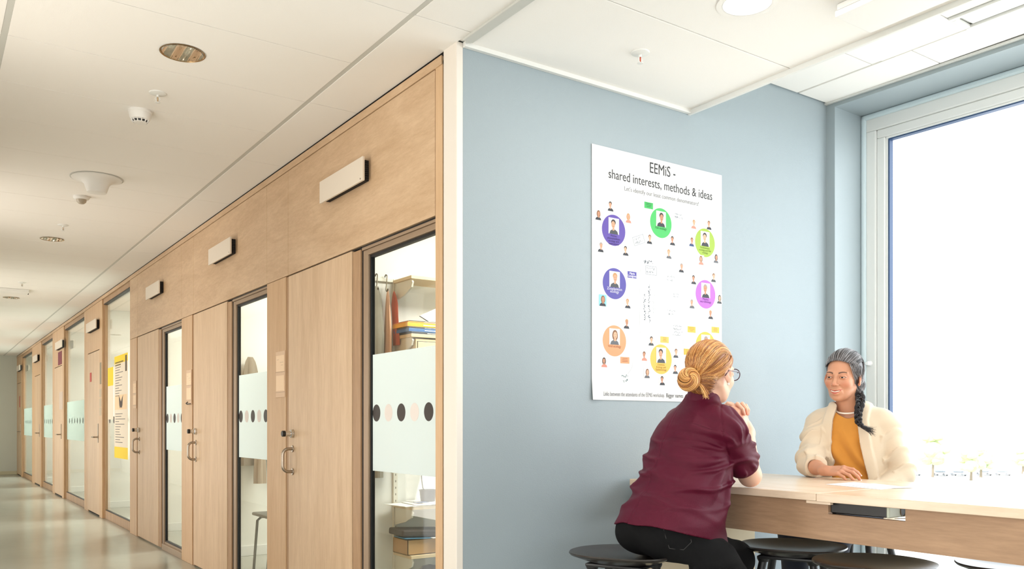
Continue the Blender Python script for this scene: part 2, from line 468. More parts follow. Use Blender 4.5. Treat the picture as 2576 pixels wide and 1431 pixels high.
nd = 0; nw = 1
DOTS = mat('dark_dot_film', (44, 34, 30), .5); DOTP = mat('peach_dot_reflection', (226, 216, 210), .6)  # DOTP: pale discs painting in the reflection of the dark dots
for k, yb in enumerate(BAYS):
    nd += 1; nw += 1
    # door leaf
    d = MB(); d.box(X0, X0+.045, yb+.872, yb+1.794, .012, 2.058, b=.003)
    door = struct(d, 'door_%d' % nd, M_OAKV)
    MB().box(X0+.004, X0+.05, yb+.775, yb+.868, .012, 2.05, b=.003).build('door_edge_strip', M_OAKEDGE, door)
    MB().box(X0+.012, X0+.05, yb+1.7945, yb+1.7985, 0.01, 2.06).box(X0+.012, X0+.05, yb+.8685, yb+.8715, .01, 2.055)\
        .box(X0+.012, X0+.05, yb+.78, yb+1.80, 2.0582, 2.0655).build('seal', M_DARK, door)
    d_handle(door, X0, yb+1.722, .875, 1.012)
    c = MB(); hy, hz = yb+1.722, 1.103
    c.lathe([(0, .001), (.0255, .001), (.0255, .014), (.022, .017), (.017, .018), (.017, .048), (0, .048)], (X0, hy, hz), (-1, 0, 0), 24)
    cy_ = c.build('lock_cylinder', M_CHROME, door, True)
    c = MB(); c.lathe([(0, .0482), (.0165, .0482), (.018, .050), (.018, .066), (.014, .068), (0, .068)], (X0, hy, hz), (-1, 0, 0), 24)
    c.build('thumb_turn', M_BLACK, cy_, True)
    # sidelight
    f = MB(); x0, x1 = X0+.012, X0+.046
    f.box(x0, x1, yb+.700, yb+.756, 0, 2.04, b=.003)
    f.box(x0, x1, yb+.001, yb+.700, 2.012, 2.040, b=.002); f.box(x0-.008, x1, yb+.001, yb+.757, 2.0405, 2.054, b=.002)
    f.box(x0+.005, x1, yb+.001, yb+.700, 0, .075, b=.002)
    f.box(x0-.012, x1, yb+.001, yb+.735, 0, .055, b=.002)
    w = struct(f, 'window_%d' % nw, M_BRONZE)
    gk = MB(); gk.box(x0+.012, x1, yb+.690, yb+.6995, .075, 2.011); gk.box(x0+.012, x1, yb+.001, yb+.690, 1.999, 2.0115)
    gk.box(x0+.012, x1, yb+.001, yb+.684, .0755, .086); gk.box(x0, x1, yb+.759, yb+.768, 0, 2.05)
    gk.box(x0+.002, x1, yb+.002, yb+.8, 2.0545, 2.0655)
    gk.build('gasket', M_GASKET, w)
    gx = x0+.020
    MB().box(gx, gx+.008, yb-.01, yb+.69, .08, 2.005).build('pane', M_GLASS, w)
    MB().box(gx-.0012, gx-.0004, yb-.01, yb+.6838, .926, 1.508).build('frosted_band', M_FROST, w)
    for mm, nm, off in ((DOTS, 'dark_dot', 0), (DOTP, 'dot_reflection', .133)):
        for j in range(3):
            yy = yb+.110+off+.2655*j
            if yy > yb+.67: continue
            q = MB(); q.lathe([(0, 0), (.0425, 0), (.0425, .0006), (0, .0006)], (gx-.0013, yy, 1.215), (-1, 0, 0), 32)
            q.build(nm, mm, w)

M_FROST2 = frosted('pale_frosted_film', (186, 202, 196), .5)
# farther, full-height glass and flush doors
FAR = [(9.803, 11.475, 11.545, 12.90), (12.94, 14.911, 14.99, 16.32), (16.383, 17.956, 18.03, 19.56), (19.61, 21.666, 21.75, ENDY)]
fp = MB(); fp.box(X0, X1+.04, 9.7995, 9.802, 0, 2.70)
for (a, b, c_, d_) in FAR:
    nw += 1; nd += 1
    f = MB(); f.box(X0+.03, X1, a, b, 0, .10, b=.003); f.box(X0+.01, X1, a, b, 2.642, 2.70, b=.003)
    f.box(X0+.028, X1, b-.004, b+.035, 0, 2.70, b=.003)
    w = struct(f, 'window_%d' % nw, M_OAKEDGE)
    MB().box(X0+.014, X1, a, b-.006, 2.632, 2.641).box(X0+.036, X1, a, b-.006, .1005, .108).build('gasket', M_GASKET, w)
    MB().box(X0+.045, X0+.052, a, b, .10, 2.645).build('pane', M_GLASS, w)
    for j in range(7):
        yy = a+.12+.2655*j
        if yy < b-.08:
            q = MB(); q.lathe([(0, 0), (.0425, 0), (.0425, .0006), (0, .0006)], (X0+.0445, yy, 1.215), (-1, 0, 0), 20)
            q.build('dark_dot', DOTS, w)
    p0, p1 = c_-.06, c_+.16
    if a > 12: MB().box(X0+.0436, X0+.0442, a, b-.006, .926, 1.508).build('frosted_band', M_FROST2, w)
    e0, e1 = min(c_+1.06, d_-.06), d_
    fp.box(X0, X1, b+.036, p1, 0, 2.70, b=.003); fp.box(X0, X1, e1-.14 if e1-.14 > e0 else e0, e1, 0, 2.70, b=.003)
    if e1-.14 > e0: fp.box(X0+.002, X1, e0, e1-.14, 0, 2.70)
    fp.box(X0+.001, X1, p1, e0, 2.105, 2.70)
    d = MB(); d.box(X0+.001, X0+.045, p1+.004, e0-.004, .022, 2.095, b=.002)
    door = struct(d, 'door_%d' % nd, M_OAKV)
    MB().box(X0+.012, X0+.05, p1, e0, 2.0955, 2.1045).box(X0+.014, X0+.05, p1, e0, 0.001, .021).build('seal', M_DARK, door)
    lever(door, X0+.001, p1+.08, 1.0)
    pl = MB(); pl.box(X0-.005, X0, p1+.06, p1+.10, .93, 1.17, b=.002); pl.build('lock_plate', M_STEEL, door)
struct(fp, 'wall_corridor_far', M_OAKPOST)

# ---------------------------------------------------------------- offices behind the glass
OW = mat('office_white', (234, 234, 228), .85)
for i, y in enumerate((5.30, 7.50, 9.70, 12.9, 16.3, 19.5)):
    struct(MB().box(WX+.10, 4.6, y, y+.09, 0, 2.95), 'wall_partition_%d' % (i+1), OW)
    struct(MB().box(WX+.12, 4.6, y-.012, y, 0, .09, b=.003), 'baseboard_%d' % (i+1), M_TRIM)
struct(MB().box(WX+.06, 4.6, 3.14, 24.4, CZ+.0, CZ+.05).box(WX+.001, 4.86, 3.141, 24.4, CZ+.0501, CZ+.25), 'ceiling', M_CEIL)
struct(MB().box(4.6, 4.8, 3.141, 24.4, 0, .85).box(4.6, 4.8, 3.16, 24.4, 2.5, 3.0)
       .box(4.6, 4.8, 3.06, 3.7, .85, 2.5).box(4.6, 4.8, 5.0, 5.7, .85, 2.5).box(4.6, 4.8, 7.1, 7.9, .85, 2.5)
       .box(4.6, 4.8, 9.3, 10.1, .85, 2.5).box(4.6, 4.8, 12.4, 13.2, .85, 2.5).box(4.6, 4.8, 15.8, 16.6, .85, 2.5)
       .box(4.6, 4.8, 19.2, 20, .85, 2.5), 'wall_facade', OW)
for i, (a, b) in enumerate(((3.7, 5.0), (5.7, 7.1), (7.9, 9.3), (10.1, 12.4), (13.2, 15.8), (16.6, 19.2), (20, 24.4))):
    w = struct(MB().box(4.66, 4.72, a, b, .85, .91, b=.004).box(4.66, 4.72, a, b, 2.44, 2.5, b=.004)
               .box(4.66, 4.72, a, a+.06, .91, 2.44, b=.004).box(4.66, 4.72, b-.06, b, .91, 2.44, b=.004), 'window_%d' % (nw+1+i), M_WHITE)
    MB().box(4.685, 4.69, a+.06, b-.06, .91, 2.44).build('pane', M_WGLASS, w)
for y, e in ((4.2, 65), (6.4, 65), (8.6, 65), (11.2, 110), (14.6, 120), (17.9, 120), (21.2, 120)):
    lamp('office_fill', 'AREA', (3.3, y, 2.70), (3.3, y, 0), e, (1, .97, .9), 1.2, .6)  # fill added under each office ceiling for brightness, no fixture there

# ---------------------------------------------------------------- outdoors, seen through the big window
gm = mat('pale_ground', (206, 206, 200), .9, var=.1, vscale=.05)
gr = MB(); gr.box(8, 700, -500, 500, -13.2, -13); struct(gr, 'ground', gm)
# ================================================================ table
tbl = empty('high_table', (3.21, 1.6, 0), label='long high oak table running from the blue wall along the window', cat='table')
JY = 1.976
MB().box(2.763, 3.655, JY+.001, 3.0, .870, .900, b=.0025).build('tabletop_panel', M_TABLE, tbl)
MB().box(2.763, 3.655, .15, JY-.001, .868, .900, b=.0025).build('tabletop_panel', M_TABLE, tbl)
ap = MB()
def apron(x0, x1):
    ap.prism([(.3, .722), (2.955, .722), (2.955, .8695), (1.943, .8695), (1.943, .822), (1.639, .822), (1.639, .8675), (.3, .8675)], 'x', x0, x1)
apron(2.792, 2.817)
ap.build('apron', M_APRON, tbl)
MB().box(2.80, 3.615, 2.957, 2.985, 0, .8695, b=.003).build('end_panel', mat('lit_wood_panel', (232, 214, 180), .55), tbl)  # wall-side panel coloured cream to paint in the bright light on its wood
MB().box(2.80, 3.615, .27, .298, 0, .8675, b=.003).build('end_panel', M_APRON, tbl)
MB().box(2.772, 2.7915, JY-.055, JY+.05, .858, .8695, b=.002).build('joining_bracket', M_TABLE, tbl)

# power box in the apron cut-out
pb = empty('socket_box', (2.86, 1.83, .825), label='black and white socket box hung in the apron slot under the tabletop', cat='socket box')
MB().box(2.803, 2.948, 1.716, 1.94, .827, .8672, b=.003).build('housing', M_BLACK, pb)
e = MB(); e.box(2.802, 2.950, 1.704, 1.7165, .8265, .8672, b=.004); e.build('end_plate', mat('grey_green_plate', (190, 196, 178), .4), pb)
e = MB(); e.lathe([(.0185, -.001), (.0195, .002), (.0175, .003), (.0155, .001), (.0155, -.001)], (2.888, 1.704, .8470), (0, -1, 0), 28)
e.build('port_ring', M_STEEL, pb, True)
e = MB(); e.lathe([(0, .0006), (.0155, .0006), (.0155, -.001)], (2.888, 1.704, .8470), (0, -1, 0), 28); e.build('port_hole', M_GASKET, pb)
e = MB(); e.tube([(2.83, 1.70, .8245), (2.87, 1.69, .8235), (2.92, 1.68, .826)], .0022, 6); e.build('cable', M_WHITE, pb)

# sheets on the table
def sheet(pts, z, label, group=None):
    V = [(x, y, z) for x, y in pts]+[(x, y, z+.0006) for x, y in pts]
    n = len(pts)
    F = [tuple(range(n-1, -1, -1)), tuple(range(n, 2*n))]+[(i, (i+1) % n, (i+1) % n+n, i+n) for i in range(n)]
    o = MB().add(V, F).build('paper_sheet', mat('laid_paper', (236, 236, 240), .5), None)
    return tag(o, label, 'paper', group)
sheet([(3.20, 2.24), (3.42, 2.25), (3.33, 1.95), (3.11, 1.93)], .9004, 'white sheet of paper lying flat on the table, lower one of the two')
sheet([(3.24, 2.20), (3.40, 2.14), (3.30, 1.90), (3.15, 1.96)], .9014, 'white sheet of paper lying askew on top of another sheet')

# ================================================================ stools
def make_stool(label, x, y, rz):
    r = empty('bar_stool', (0, 0, 0), label=label, cat='stool', group='black bar stools at the high table')
    A, B, H = .214, .198, .646
    V = []; F = []; N = 56; R = 14
    def top(u, v):    # u along long axis, -1..1
        rr = u*u+v*v
        return H-.022+.020*min(1, rr)**1.2+.012*(abs(v)**2.6)+.010*abs(u)**3
    def rim(an, s):
        c, s_ = math.cos(an), math.sin(an); p = 2.25
        k = (abs(c)**p+abs(s_)**p)**(-1/p)
        return c*k*s, s_*k*s
    lay = []
    for j in range(R+1):
        s = j/R
        lay.append([(rim(2*pi*i/N, s)) for i in range(N)])
    for j in range(R+1):
        for (u, v) in lay[j]: V.append((v*B, u*A, top(u, v)))
    e0 = len(V)
    for (u, v) in lay[R]: V.append((v*B*1.012, u*A*1.012, top(u, v)-.005))
    for j in range(R, -1, -1):
        s = j/R
        for (u, v) in lay[j]: V.append((v*B*.985, u*A*.985, top(u, v)-.0115-(.010*(1-s*s))))
    for j in range(2*R+2):
        for i in range(N): F.append((j*N+i, j*N+(i+1) % N, (j+1)*N+(i+1) % N, (j+1)*N+i))
    s = MB().add(V, F).build('seat', M_SEAT, r, True)
    u = MB(); u.box(-.11, .11, -.12, .12, H-.046, H-.032, b=.006)
    for sx in (-1, 1):
        for sy in (-1, 1): u.lathe([(0, .0), (.020, .0), (.026, .012), (.026, .022), (0, .022)], (sx*.082, sy*.100, H-.060), (0, 0, 1), 16)
    u.build('seat_bracket', M_LEG, r, True)
    for sx in (-1, 1):
        for sy in (-1, 1):
            l = MB(); l.tube([(sx*.082, sy*.100, H-.05), (sx*.125, sy*.15, .33), (sx*.168, sy*.198, .0)], [.0165, .017, .0125], 14)
            l.build('leg', M_LEG, r, True)
    z = .24; kx = .082+(.168-.082)*(H-.05-z)/(H-.05); ky = .100+(.198-.100)*(H-.05-z)/(H-.05)
    f = MB()
    P = [(kx, ky, z), (kx, -ky, z), (-kx, -ky, z), (-kx, ky, z), (kx, ky, z)]
    for a, b in zip(P[:-1], P[1:]): f.tube([a, b], .008, 8)
    f.build('foot_rail', M_STEEL, r, True)
    r.location = (x, y, 0); r.rotation_euler = (0, 0, rz)
    return r
RS = math.radians(24)
make_stool('black bar stool under the woman in the maroon shirt', 2.292, 2.520, RS)
make_stool('black bar stool with dark seat, just right of the maroon-shirted woman', 3.005, 2.262, RS)
make_stool('black bar stool in the middle of the table front, nearest below the socket box', 2.885, 1.815, RS)
make_stool('black bar stool cut off by the lower right corner, its seat gleaming white', 3.275, 1.480, RS)

# ================================================================ things on the oak front
BOXW = mat('warm_white_metal', (226, 214, 198), .45)
for k, lab in enumerate(['nearest oak door', 'second oak door from the blue wall', 'third oak door from the blue wall']):
    yb = BAYS[k]
    t = empty('air_transfer_cover', (WX, yb+.89, 2.36), label='flat white air cover box high above the '+lab, cat='vent cover', group='white cover boxes above the doors')
    MB().box(WX-.048, WX-.036, yb+.635, yb+1.187, 2.363, 2.482, b=.002).build('cover_plate', BOXW, t)
    MB().box(WX-.036, WX-.0005, yb+.665, yb+1.157, 2.372, 2.474).build('vent_body', M_DARK, t)
    q = MB()
    for j in range(9): q.box(WX-.034, WX-.004, yb+.6600, yb+.6648, 2.376+j*.0108, 2.380+j*.0108)
    q.build('vent_slats', M_BLACK, t)
    q = MB(); q.lathe([(0, 0), (.004, 0), (.004, .002), (0, .002)], (WX-.048, yb+.66, 2.375), (-1, 0, 0), 12); q.build('screw', M_STEEL, t)
for k, y in enumerate((12.05, 15.2, 18.6, 22.0)):
    t = empty('air_transfer_cover', (WX, y, 2.36), group='white cover boxes above the doors', cat='vent cover',
              label='flat white air cover above the %s flush door down the corridor' % ['first', 'second', 'third', 'last'][k])
    MB().box(WX-.048, WX-.036, y-.38, y+.38, 2.363, 2.482, b=.002).build('cover_plate', BOXW, t)
    MB().box(WX-.036, WX-.0005, y-.34, y+.34, 2.36, 2.474).build('vent_body', M_DARK, t)
# name plates
for k in range(3):
    y = BAYS[k]+2.1905*0+1.925-(.0 if k else 0)
    t = empty('door_name_plate', (WX, y, 1.47), label=['two-part cream name plate on the post left of the nearest door',
              'two-part cream name plate with a pen clip on the second post', 'two-part cream name plate beside the third door'][k],
              cat='sign', group='name plates beside the doors')
    MB().box(WX-.006, WX-.0003, y-.080, y+.080, 1.326, 1.612, b=.0015).build('plate', mat('plate_cream', (222, 190, 158), .5), t)
    MB().box(WX-.0075, WX-.006, y-.072, y+.070, 1.487, 1.586, b=.0004).box(WX-.0075, WX-.006, y-.072, y+.070, 1.366, 1.462, b=.0004)\
        .build('card', mat('card_cream', (246, 216, 182), .6), t)
    for z in (1.4815, 1.357): MB().box(WX-.0068, WX-.0058, y-.082, y+.082, z, z+.002).build('card_groove', mat('faint_print', (170, 140, 112), .6), t)
    for j, (a, b) in enumerate(((.02, .055), (-.06, .0), (-.055, -.02))):
        MB().box(WX-.0079, WX-.0075, y+a, y+b, 1.56-j*.018, 1.5615-j*.018).build('print_line', MATS['faint_print'], t)
    if k == 1:
        q = MB(); q.tube([(WX-.012, y-.07, 1.33), (WX-.02, y+.0, 1.326), (WX-.012, y+.07, 1.335), (WX-.012, y+.02, 1.345)], .004, 6); q.build('pen_clip', M_BLACK, t)
# notices on the far flush doors
def notice(x, y0, y1, z0, z1, rgb, lab, name='door_notice', bars=0):
    t = MB().box(x-.002, x, y0, y1, z0, z1).build(name, mat('notice_%d_%d_%d' % rgb, rgb, .6), None)
    return tag(t, lab, 'notice')
notice(WX-.0003, 12.30, 12.42, 1.72, 1.84, (190, 60, 50), 'small red notice on the first flush door')
notice(WX-.0003, 11.56, 11.66, 1.66, 1.93, (150, 140, 118), 'grey photo strip pinned high beside the first flush door')
for j, (z0, z1) in enumerate(((1.50, 1.60), (1.38, 1.48), (1.27, 1.37))):
    tag(MB().box(WX-.0023, WX-.0003, 11.555, 11.70, z0, z1).build('name_card', mat('card_grey', (196, 178, 152), .6), None),
        'cream name card beside the first flush door, %s of three' % ['top', 'middle', 'lowest'][j], 'name card', 'cards beside the first flush door')
notice(WX-.0003, 15.15, 15.60, 2.12, 2.33, (120, 30, 50), 'dark red hanging sign above the second flush door')
notice(WX-.0003, 15.05, 15.45, 1.40, 1.68, (206, 186, 170), 'pale sheet taped on the second flush door')
notice(WX-.0003, 22.05, 22.25, 1.55, 1.80, (200, 110, 90), 'reddish notice on the last flush door')

# posters hung inside the tall glass
def hang_poster(y0, y1, z0, z1, lab, band, big):
    x = WX+.042
    t = empty('hanging_poster', (x, (y0+y1)/2, z0), label=lab, cat='poster')
    MB().box(x-.001, x, y0, y1, z0, z1).build('sheet', mat('poster_cream', (240, 226, 206), .6), t)
    MB().box(x-.0016, x-.001, y0, y1, z1-band, z1).build('yellow_band', mat('poster_yellow', (250, 214, 30), .6), t)
    if big:
        MB().box(x-.0016, x-.001, y0, y1, z0, z0+.13).build('yellow_band', MATS['poster_yellow'], t)
        q = MB(); zz = z1-band-.05
        for j in range(30):
            w_ = random.uniform(.3, .85)
            if .38 < j/30 < .60: continue
            z = zz-j*(z1-z0-band-.2)/30
            q.box(x-.0016, x-.001, y1-.06-w_*(y1-y0-.1), y1-.06, z, z+.008)
        q.build('text_lines', mat('grey_print', (120, 112, 104), .6), t)
        MB().box(x-.0014, x-.001, y0+.06, y1-.04, 1.33, 1.50).build('picture_panel', mat('peach_panel', (244, 212, 170), .6), t)
        q = MB(); yc = (y0+y1)/2
        for s in (-1, 1):
            q.prism([(yc, 1.36), (yc+s*.05, 1.345), (yc+s*.09, 1.38), (yc+s*.115, 1.47), (yc+s*.13, 1.495), (yc+s*.06, 1.46), (yc, 1.42)], 'x', x-.0022, x-.0014)
        q.build('butterfly_picture', mat('dark_brown_print', (70, 52, 44), .6), t)
        MB().box(x-.0022, x-.0016, y0+.05, y0+.14, z1-.20, z1-.02).build('corner_photo', mat('dark_photo', (80, 62, 40), .6), t)
        q = MB(); q.box(x-.0022, x-.0016, y0+.25, y1-.05, z1-.085, z1-.070).box(x-.0022, x-.0016, y0+.4, y1-.05, z1-.115, z1-.10)
        q.build('title_lines', mat('dark_yellow_print', (120, 100, 20), .6), t)
    return t
hang_poster(10.14, 10.93, .77, 1.955, 'tall white research poster with yellow bands and a butterfly picture', .09, True)
hang_poster(11.0, 11.36, 1.22, 1.845, 'smaller white poster with deep yellow top, partly behind the butterfly poster', .22, False)

# ================================================================ ceiling fittings
def downlight(x, y, z, lab, on=False, k=1.0):
    t = empty('downlight', (x, y, z), label=lab, cat='ceiling light')
    q = MB(); q.lathe([(.086*k, .0005), (.091*k, -.0005), (.093*k, -.003), (.088*k, -.004), (.083*k, .001)], (x, y, z), (0, 0, 1), 48)
    q.build('trim_ring', M_WHITE if on else mat('brass_ring', (170, 140, 100), .25, metal=.9), t, True)
    if on:
        q = MB(); q.lathe([(0, -.001), (.083*k, -.001), (.083*k, .001)], (x, y, z), (0, 0, 1), 48)
        q.build('glowing_lens', emit('lamp_lens', (255, 250, 240), 6), t)
        q = MB(); q.lathe([(.091*k, .0), (.110*k, -.001), (.112*k, -.003), (.092*k, -.0035)], (x, y, z), (0, 0, 1), 48)
        q.build('outer_ring', M_CEIL, t, True)
        lamp('downlight_lamp', 'AREA', (x, y, z-.01), (x, y, 0), 9, (1, .95, .88), .14, .14)
    else:
        q = MB(); q.lathe([(.084*k, -.0030), (.060*k, -.0012), (.030*k, -.0006), (0, -.0004)], (x, y, z), (0, 0, 1), 12)
        m_ = mat('mirror_reflector', (228, 218, 204), .05, metal=1)
        if 'done' not in m_:
            m_['done'] = 1; nt = m_.node_tree; b_ = nt.nodes['Principled BSDF']; tc = nt.nodes.new('ShaderNodeTexCoord'); wv = nt.nodes.new('ShaderNodeTexWave')
            wv.inputs['Scale'].default_value = 4.5; wv.inputs['Distortion'].default_value = .6; wv.bands_direction = 'X'
            bp = nt.nodes.new('ShaderNodeBump'); bp.inputs['Strength'].default_value = 1; bp.inputs['Distance'].default_value = .012
            nt.links.new(tc.outputs['Object'], wv.inputs['Vector']); nt.links.new(wv.outputs['Fac'], bp.inputs['Height']); nt.links.new(bp.outputs['Normal'], b_.inputs['Normal'])
        q.build('faceted_reflector', m_, t)
    return t
downlight(.921, 3.80, CZ, 'round mirrored downlight nearest in the corridor ceiling')
downlight(.925, 8.25, CZ, 'mirrored downlight in the middle of the corridor ceiling')
downlight(.930, 12.35, CZ, 'mirrored downlight farther along the corridor ceiling')
downlight(.930, 16.4, CZ, 'faint distant mirrored downlight near the corridor end')
downlight(2.565, 2.135, CZ, 'glowing white downlight over the table, cut by the top edge', True, 1.02)
def sprinkler(x, y, lab, red=False):
    t = empty('sprinkler_head', (x, y, CZ), label=lab, cat='sprinkler')
    q = MB(); q.lathe([(.040, 0), (.038, -.004), (.024, -.009), (.012, -.010), (0, -.010)], (x, y, CZ), (0, 0, 1), 32); q.build('escutcheon', M_TRIM, t, True)
    q = MB(); q.lathe([(.007, -.01), (.006, -.02), (0, -.02)], (x, y, CZ), (0, 0, 1), 12)
    for a in (0, pi): q.tube([(x+math.cos(a)*.006, y+math.sin(a)*.006, CZ-.018), (x+math.cos(a)*.011, y+math.sin(a)*.011, CZ-.030), (x+math.cos(a)*.002, y, CZ-.045)], .0022, 6)
    q.lathe([(0, -.045), (.013, -.045), (.013, -.047), (0, -.048)], (x, y, CZ), (0, 0, 1), 16)
    q.build('frame', M_TRIM, t, True)
    q = MB(); q.tube([(x, y, CZ-.020), (x, y, CZ-.043)], .0028, 8); q.build('glass_bulb', mat('red_bulb' if red else 'amber_bulb', (190, 70, 40) if red else (180, 150, 110), .2), t, True)
sprinkler(.935, 4.33, 'small sprinkler between the nearest downlight and the smoke detector')
sprinkler(.932, 7.62, 'sprinkler just before the second corridor downlight')
sprinkler(.93, 10.95, 'distant sprinkler farther down the corridor ceiling')
sprinkler(2.53, 2.68, 'white sprinkler with a red bulb on the ceiling by the blue wall', True)
t = empty('smoke_detector', (.91, 4.60, CZ), label='white smoke detector with black slots on the corridor ceiling', cat='smoke detector')
x, y = .915, 4.63
q = MB(); q.lathe([(.058, 0), (.058, -.010), (.054, -.013), (.052, -.030), (.046, -.044), (.040, -.046)], (x, y, CZ), (0, 0, 1), 40)
q.lathe([(.034, -.056), (.030, -.060), (0, -.061)], (x, y, CZ), (0, 0, 1), 40); q.lathe([(.040, -.046), (.036, -.048)], (x, y, CZ), (0, 0, 1), 40)
q.build('body', M_WHITE, t, True)
q = MB(); q.lathe([(.0355, -.044), (.0335, -.058)], (x, y, CZ), (0, 0, 1), 40); q.build('smoke_slots', M_BLACK, t, True)
q = MB()
for j in range(12):
    a = 2*pi*j/12
    q.tube([(x+math.cos(a)*.042, y+math.sin(a)*.042, CZ-.045), (x+math.cos(a)*.034, y+math.sin(a)*.034, CZ-.058)], .0028, 6)
q.build('slot_ribs', M_WHITE, t)
t = empty('air_valve', (.934, 6.03, CZ), label='white conical air valve hanging from the corridor ceiling', cat='air valve')
x, y = .934, 6.05
q = MB(); q.lathe([(.150, -.0005), (.150, -.006), (.130, -.010), (.095, -.022), (.075, -.042), (.066, -.070), (.058, -.094), (.040, -.098), (0, -.098)], (x, y, CZ), (0, 0, 1), 48)
q.build('valve_cone', M_WHITE, t, True)
q = MB(); q.lathe([(.154, .0), (.158, -.003), (.152, -.005)], (x, y, CZ), (0, 0, 1), 48); q.build('rim', M_GREYTRIM, t, True)
t = empty('motion_sensor', (.921, 6.54, CZ), label='small domed motion sensor behind the conical air valve', cat='sensor')
q = MB(); q.lathe([(.052, 0), (.052, -.012), (.044, -.020), (.030, -.022)], (.921, 6.60, CZ), (0, 0, 1), 32); q.build('housing', M_WHITE, t, True)
q = MB(); q.lathe([(.034, -.020), (.030, -.038), (.018, -.050), (0, -.054)], (.921, 6.60, CZ), (0, 0, 1), 32); q.build('lens_dome', mat('sensor_grey', (176, 164, 146), .3), t, True)
t = empty('ceiling_panel', (.75, 12.0, CZ), label='square white ceiling diffuser far down the corridor', cat='diffuser')
MB().box(.62, 1.05, 11.5, 11.75, CZ-.035, CZ-.001, b=.004).build('panel', M_WHITE, t)
MB().box(.60, 1.07, 11.78, 11.80, CZ-.02, CZ).build('shadow_gap', M_DARK, t)
# wireless box under the dropped ceiling
t = empty('ceiling_box', (2.96, 1.87, CZ), label='white rectangular device box under the ceiling at the top right', cat='device')
MB().box(2.845, 3.075, 1.55, 1.952, CZ-.050, CZ-.026, b=.004).build('lower_shell', M_WHITE, t)
MB().box(2.850, 3.070, 1.555, 1.947, CZ-.024, CZ-.001, b=.003).build('upper_shell', M_WHITE, t)
MB().box(2.852, 3.068, 1.557, 1.945, CZ-.028, CZ-.020).build('seam', M_DARK, t)
# recessed lamp frame in the raised ceiling
t = empty('recessed_luminaire', (4.0, 1.4, HC), label='long recessed ceiling luminaire in the raised ceiling beside the window', cat='ceiling light')
q = MB()
for (a, b, c_, d_) in ((3.89, 3.915, .8, 2.075), (4.04, 4.065, .8, 2.075), (3.915, 4.04, 2.05, 2.075), (3.915, 4.04, .8, .825)):
    q.box(a, b, c_, d_, HC-.012, HC+.004, b=.003)
q.build('frame', M_TRIM, t)
MB().box(3.93, 4.03, .84, 2.035, HC-.003, HC+.006, b=.002).build('diffuser', mat('opal_diffuser', (246, 246, 246), .4), t)
MB().box(3.915, 4.04, .825, 2.05, HC+.006, HC+.008).build('shadow_gap', M_GREYTRIM, t)

# ================================================================ outdoors, haze painted in as paler colours
def tree(x, y, h, w, lab, rgb):
    t = empty('street_tree', (x, y, -13), label=lab, cat='tree', group='pale trees outside the window')
    q = MB(); q.tube([(x, y, -13), (x+.2, y, -13+h*.35), (x-.1, y+.2, -13+h*.6)], [.35, .25, .15], 8); q.build('trunk', mat('pale_bark', (150, 136, 120), .9), t, True)
    bm = bmesh.new(); rnd = random.Random(int(x*7+y))
    for j in range(26):
        a = rnd.uniform(0, 2*pi); r = rnd.uniform(0, w*.34); zz = rnd.uniform(.35, .92)
        rr = w*.22*(1.15-abs(zz-.6))
        mtx = Matrix.Translation((x+math.cos(a)*r, y+math.sin(a)*r, -13+h*zz)) @ Matrix.Diagonal((rr, rr, rr*.8, 1))
        bmesh.ops.create_icosphere(bm, subdivisions=2, radius=1, matrix=mtx)
    for v in bm.verts: v.co += Vector((rnd.uniform(-1, 1), rnd.uniform(-1, 1), rnd.uniform(-1, 1)))*w*.02
    me = bpy.data.meshes.new('crown'); bm.to_mesh(me); bm.free()
    mi = parent_inv(t); me.transform(mi)
    mesh_obj('crown', me, mat('hazy_foliage_%d' % rgb[0], rgb, .9, var=.25, vscale=.8), t)  # leaf colour lightened to paint in distance haze
def apx(px, py, d):   # metres along the view for outdoor layout
    f_ = Vector((math.sin(YAW), math.cos(YAW), 0)); r_ = Vector((math.cos(YAW), -math.sin(YAW), 0))
    return Vector((0, 0, 1.157))+(f_+r_*((px-1288)/2141)+Vector((0, 0, (1068-py)/2141)))*d
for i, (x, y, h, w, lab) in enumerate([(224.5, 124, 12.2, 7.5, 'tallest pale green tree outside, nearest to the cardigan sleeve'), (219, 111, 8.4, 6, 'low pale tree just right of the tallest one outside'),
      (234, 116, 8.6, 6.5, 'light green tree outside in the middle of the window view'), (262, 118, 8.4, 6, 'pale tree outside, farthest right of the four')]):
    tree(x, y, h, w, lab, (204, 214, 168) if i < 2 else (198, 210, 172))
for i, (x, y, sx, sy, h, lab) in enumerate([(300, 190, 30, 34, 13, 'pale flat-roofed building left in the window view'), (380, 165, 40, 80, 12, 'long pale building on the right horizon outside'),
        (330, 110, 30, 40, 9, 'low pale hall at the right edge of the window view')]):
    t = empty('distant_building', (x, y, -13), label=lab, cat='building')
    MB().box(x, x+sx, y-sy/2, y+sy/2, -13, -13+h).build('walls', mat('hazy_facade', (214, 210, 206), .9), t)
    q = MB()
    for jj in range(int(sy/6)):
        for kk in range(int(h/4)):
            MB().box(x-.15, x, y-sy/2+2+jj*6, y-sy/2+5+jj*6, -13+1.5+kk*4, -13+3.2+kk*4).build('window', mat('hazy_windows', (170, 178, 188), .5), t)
    MB().box(x-.5, x+sx+.5, y-sy/2-.5, y+sy/2+.5, -13+h, -12.5+h).build('roof', mat('hazy_roof', (196, 192, 190), .9), t)
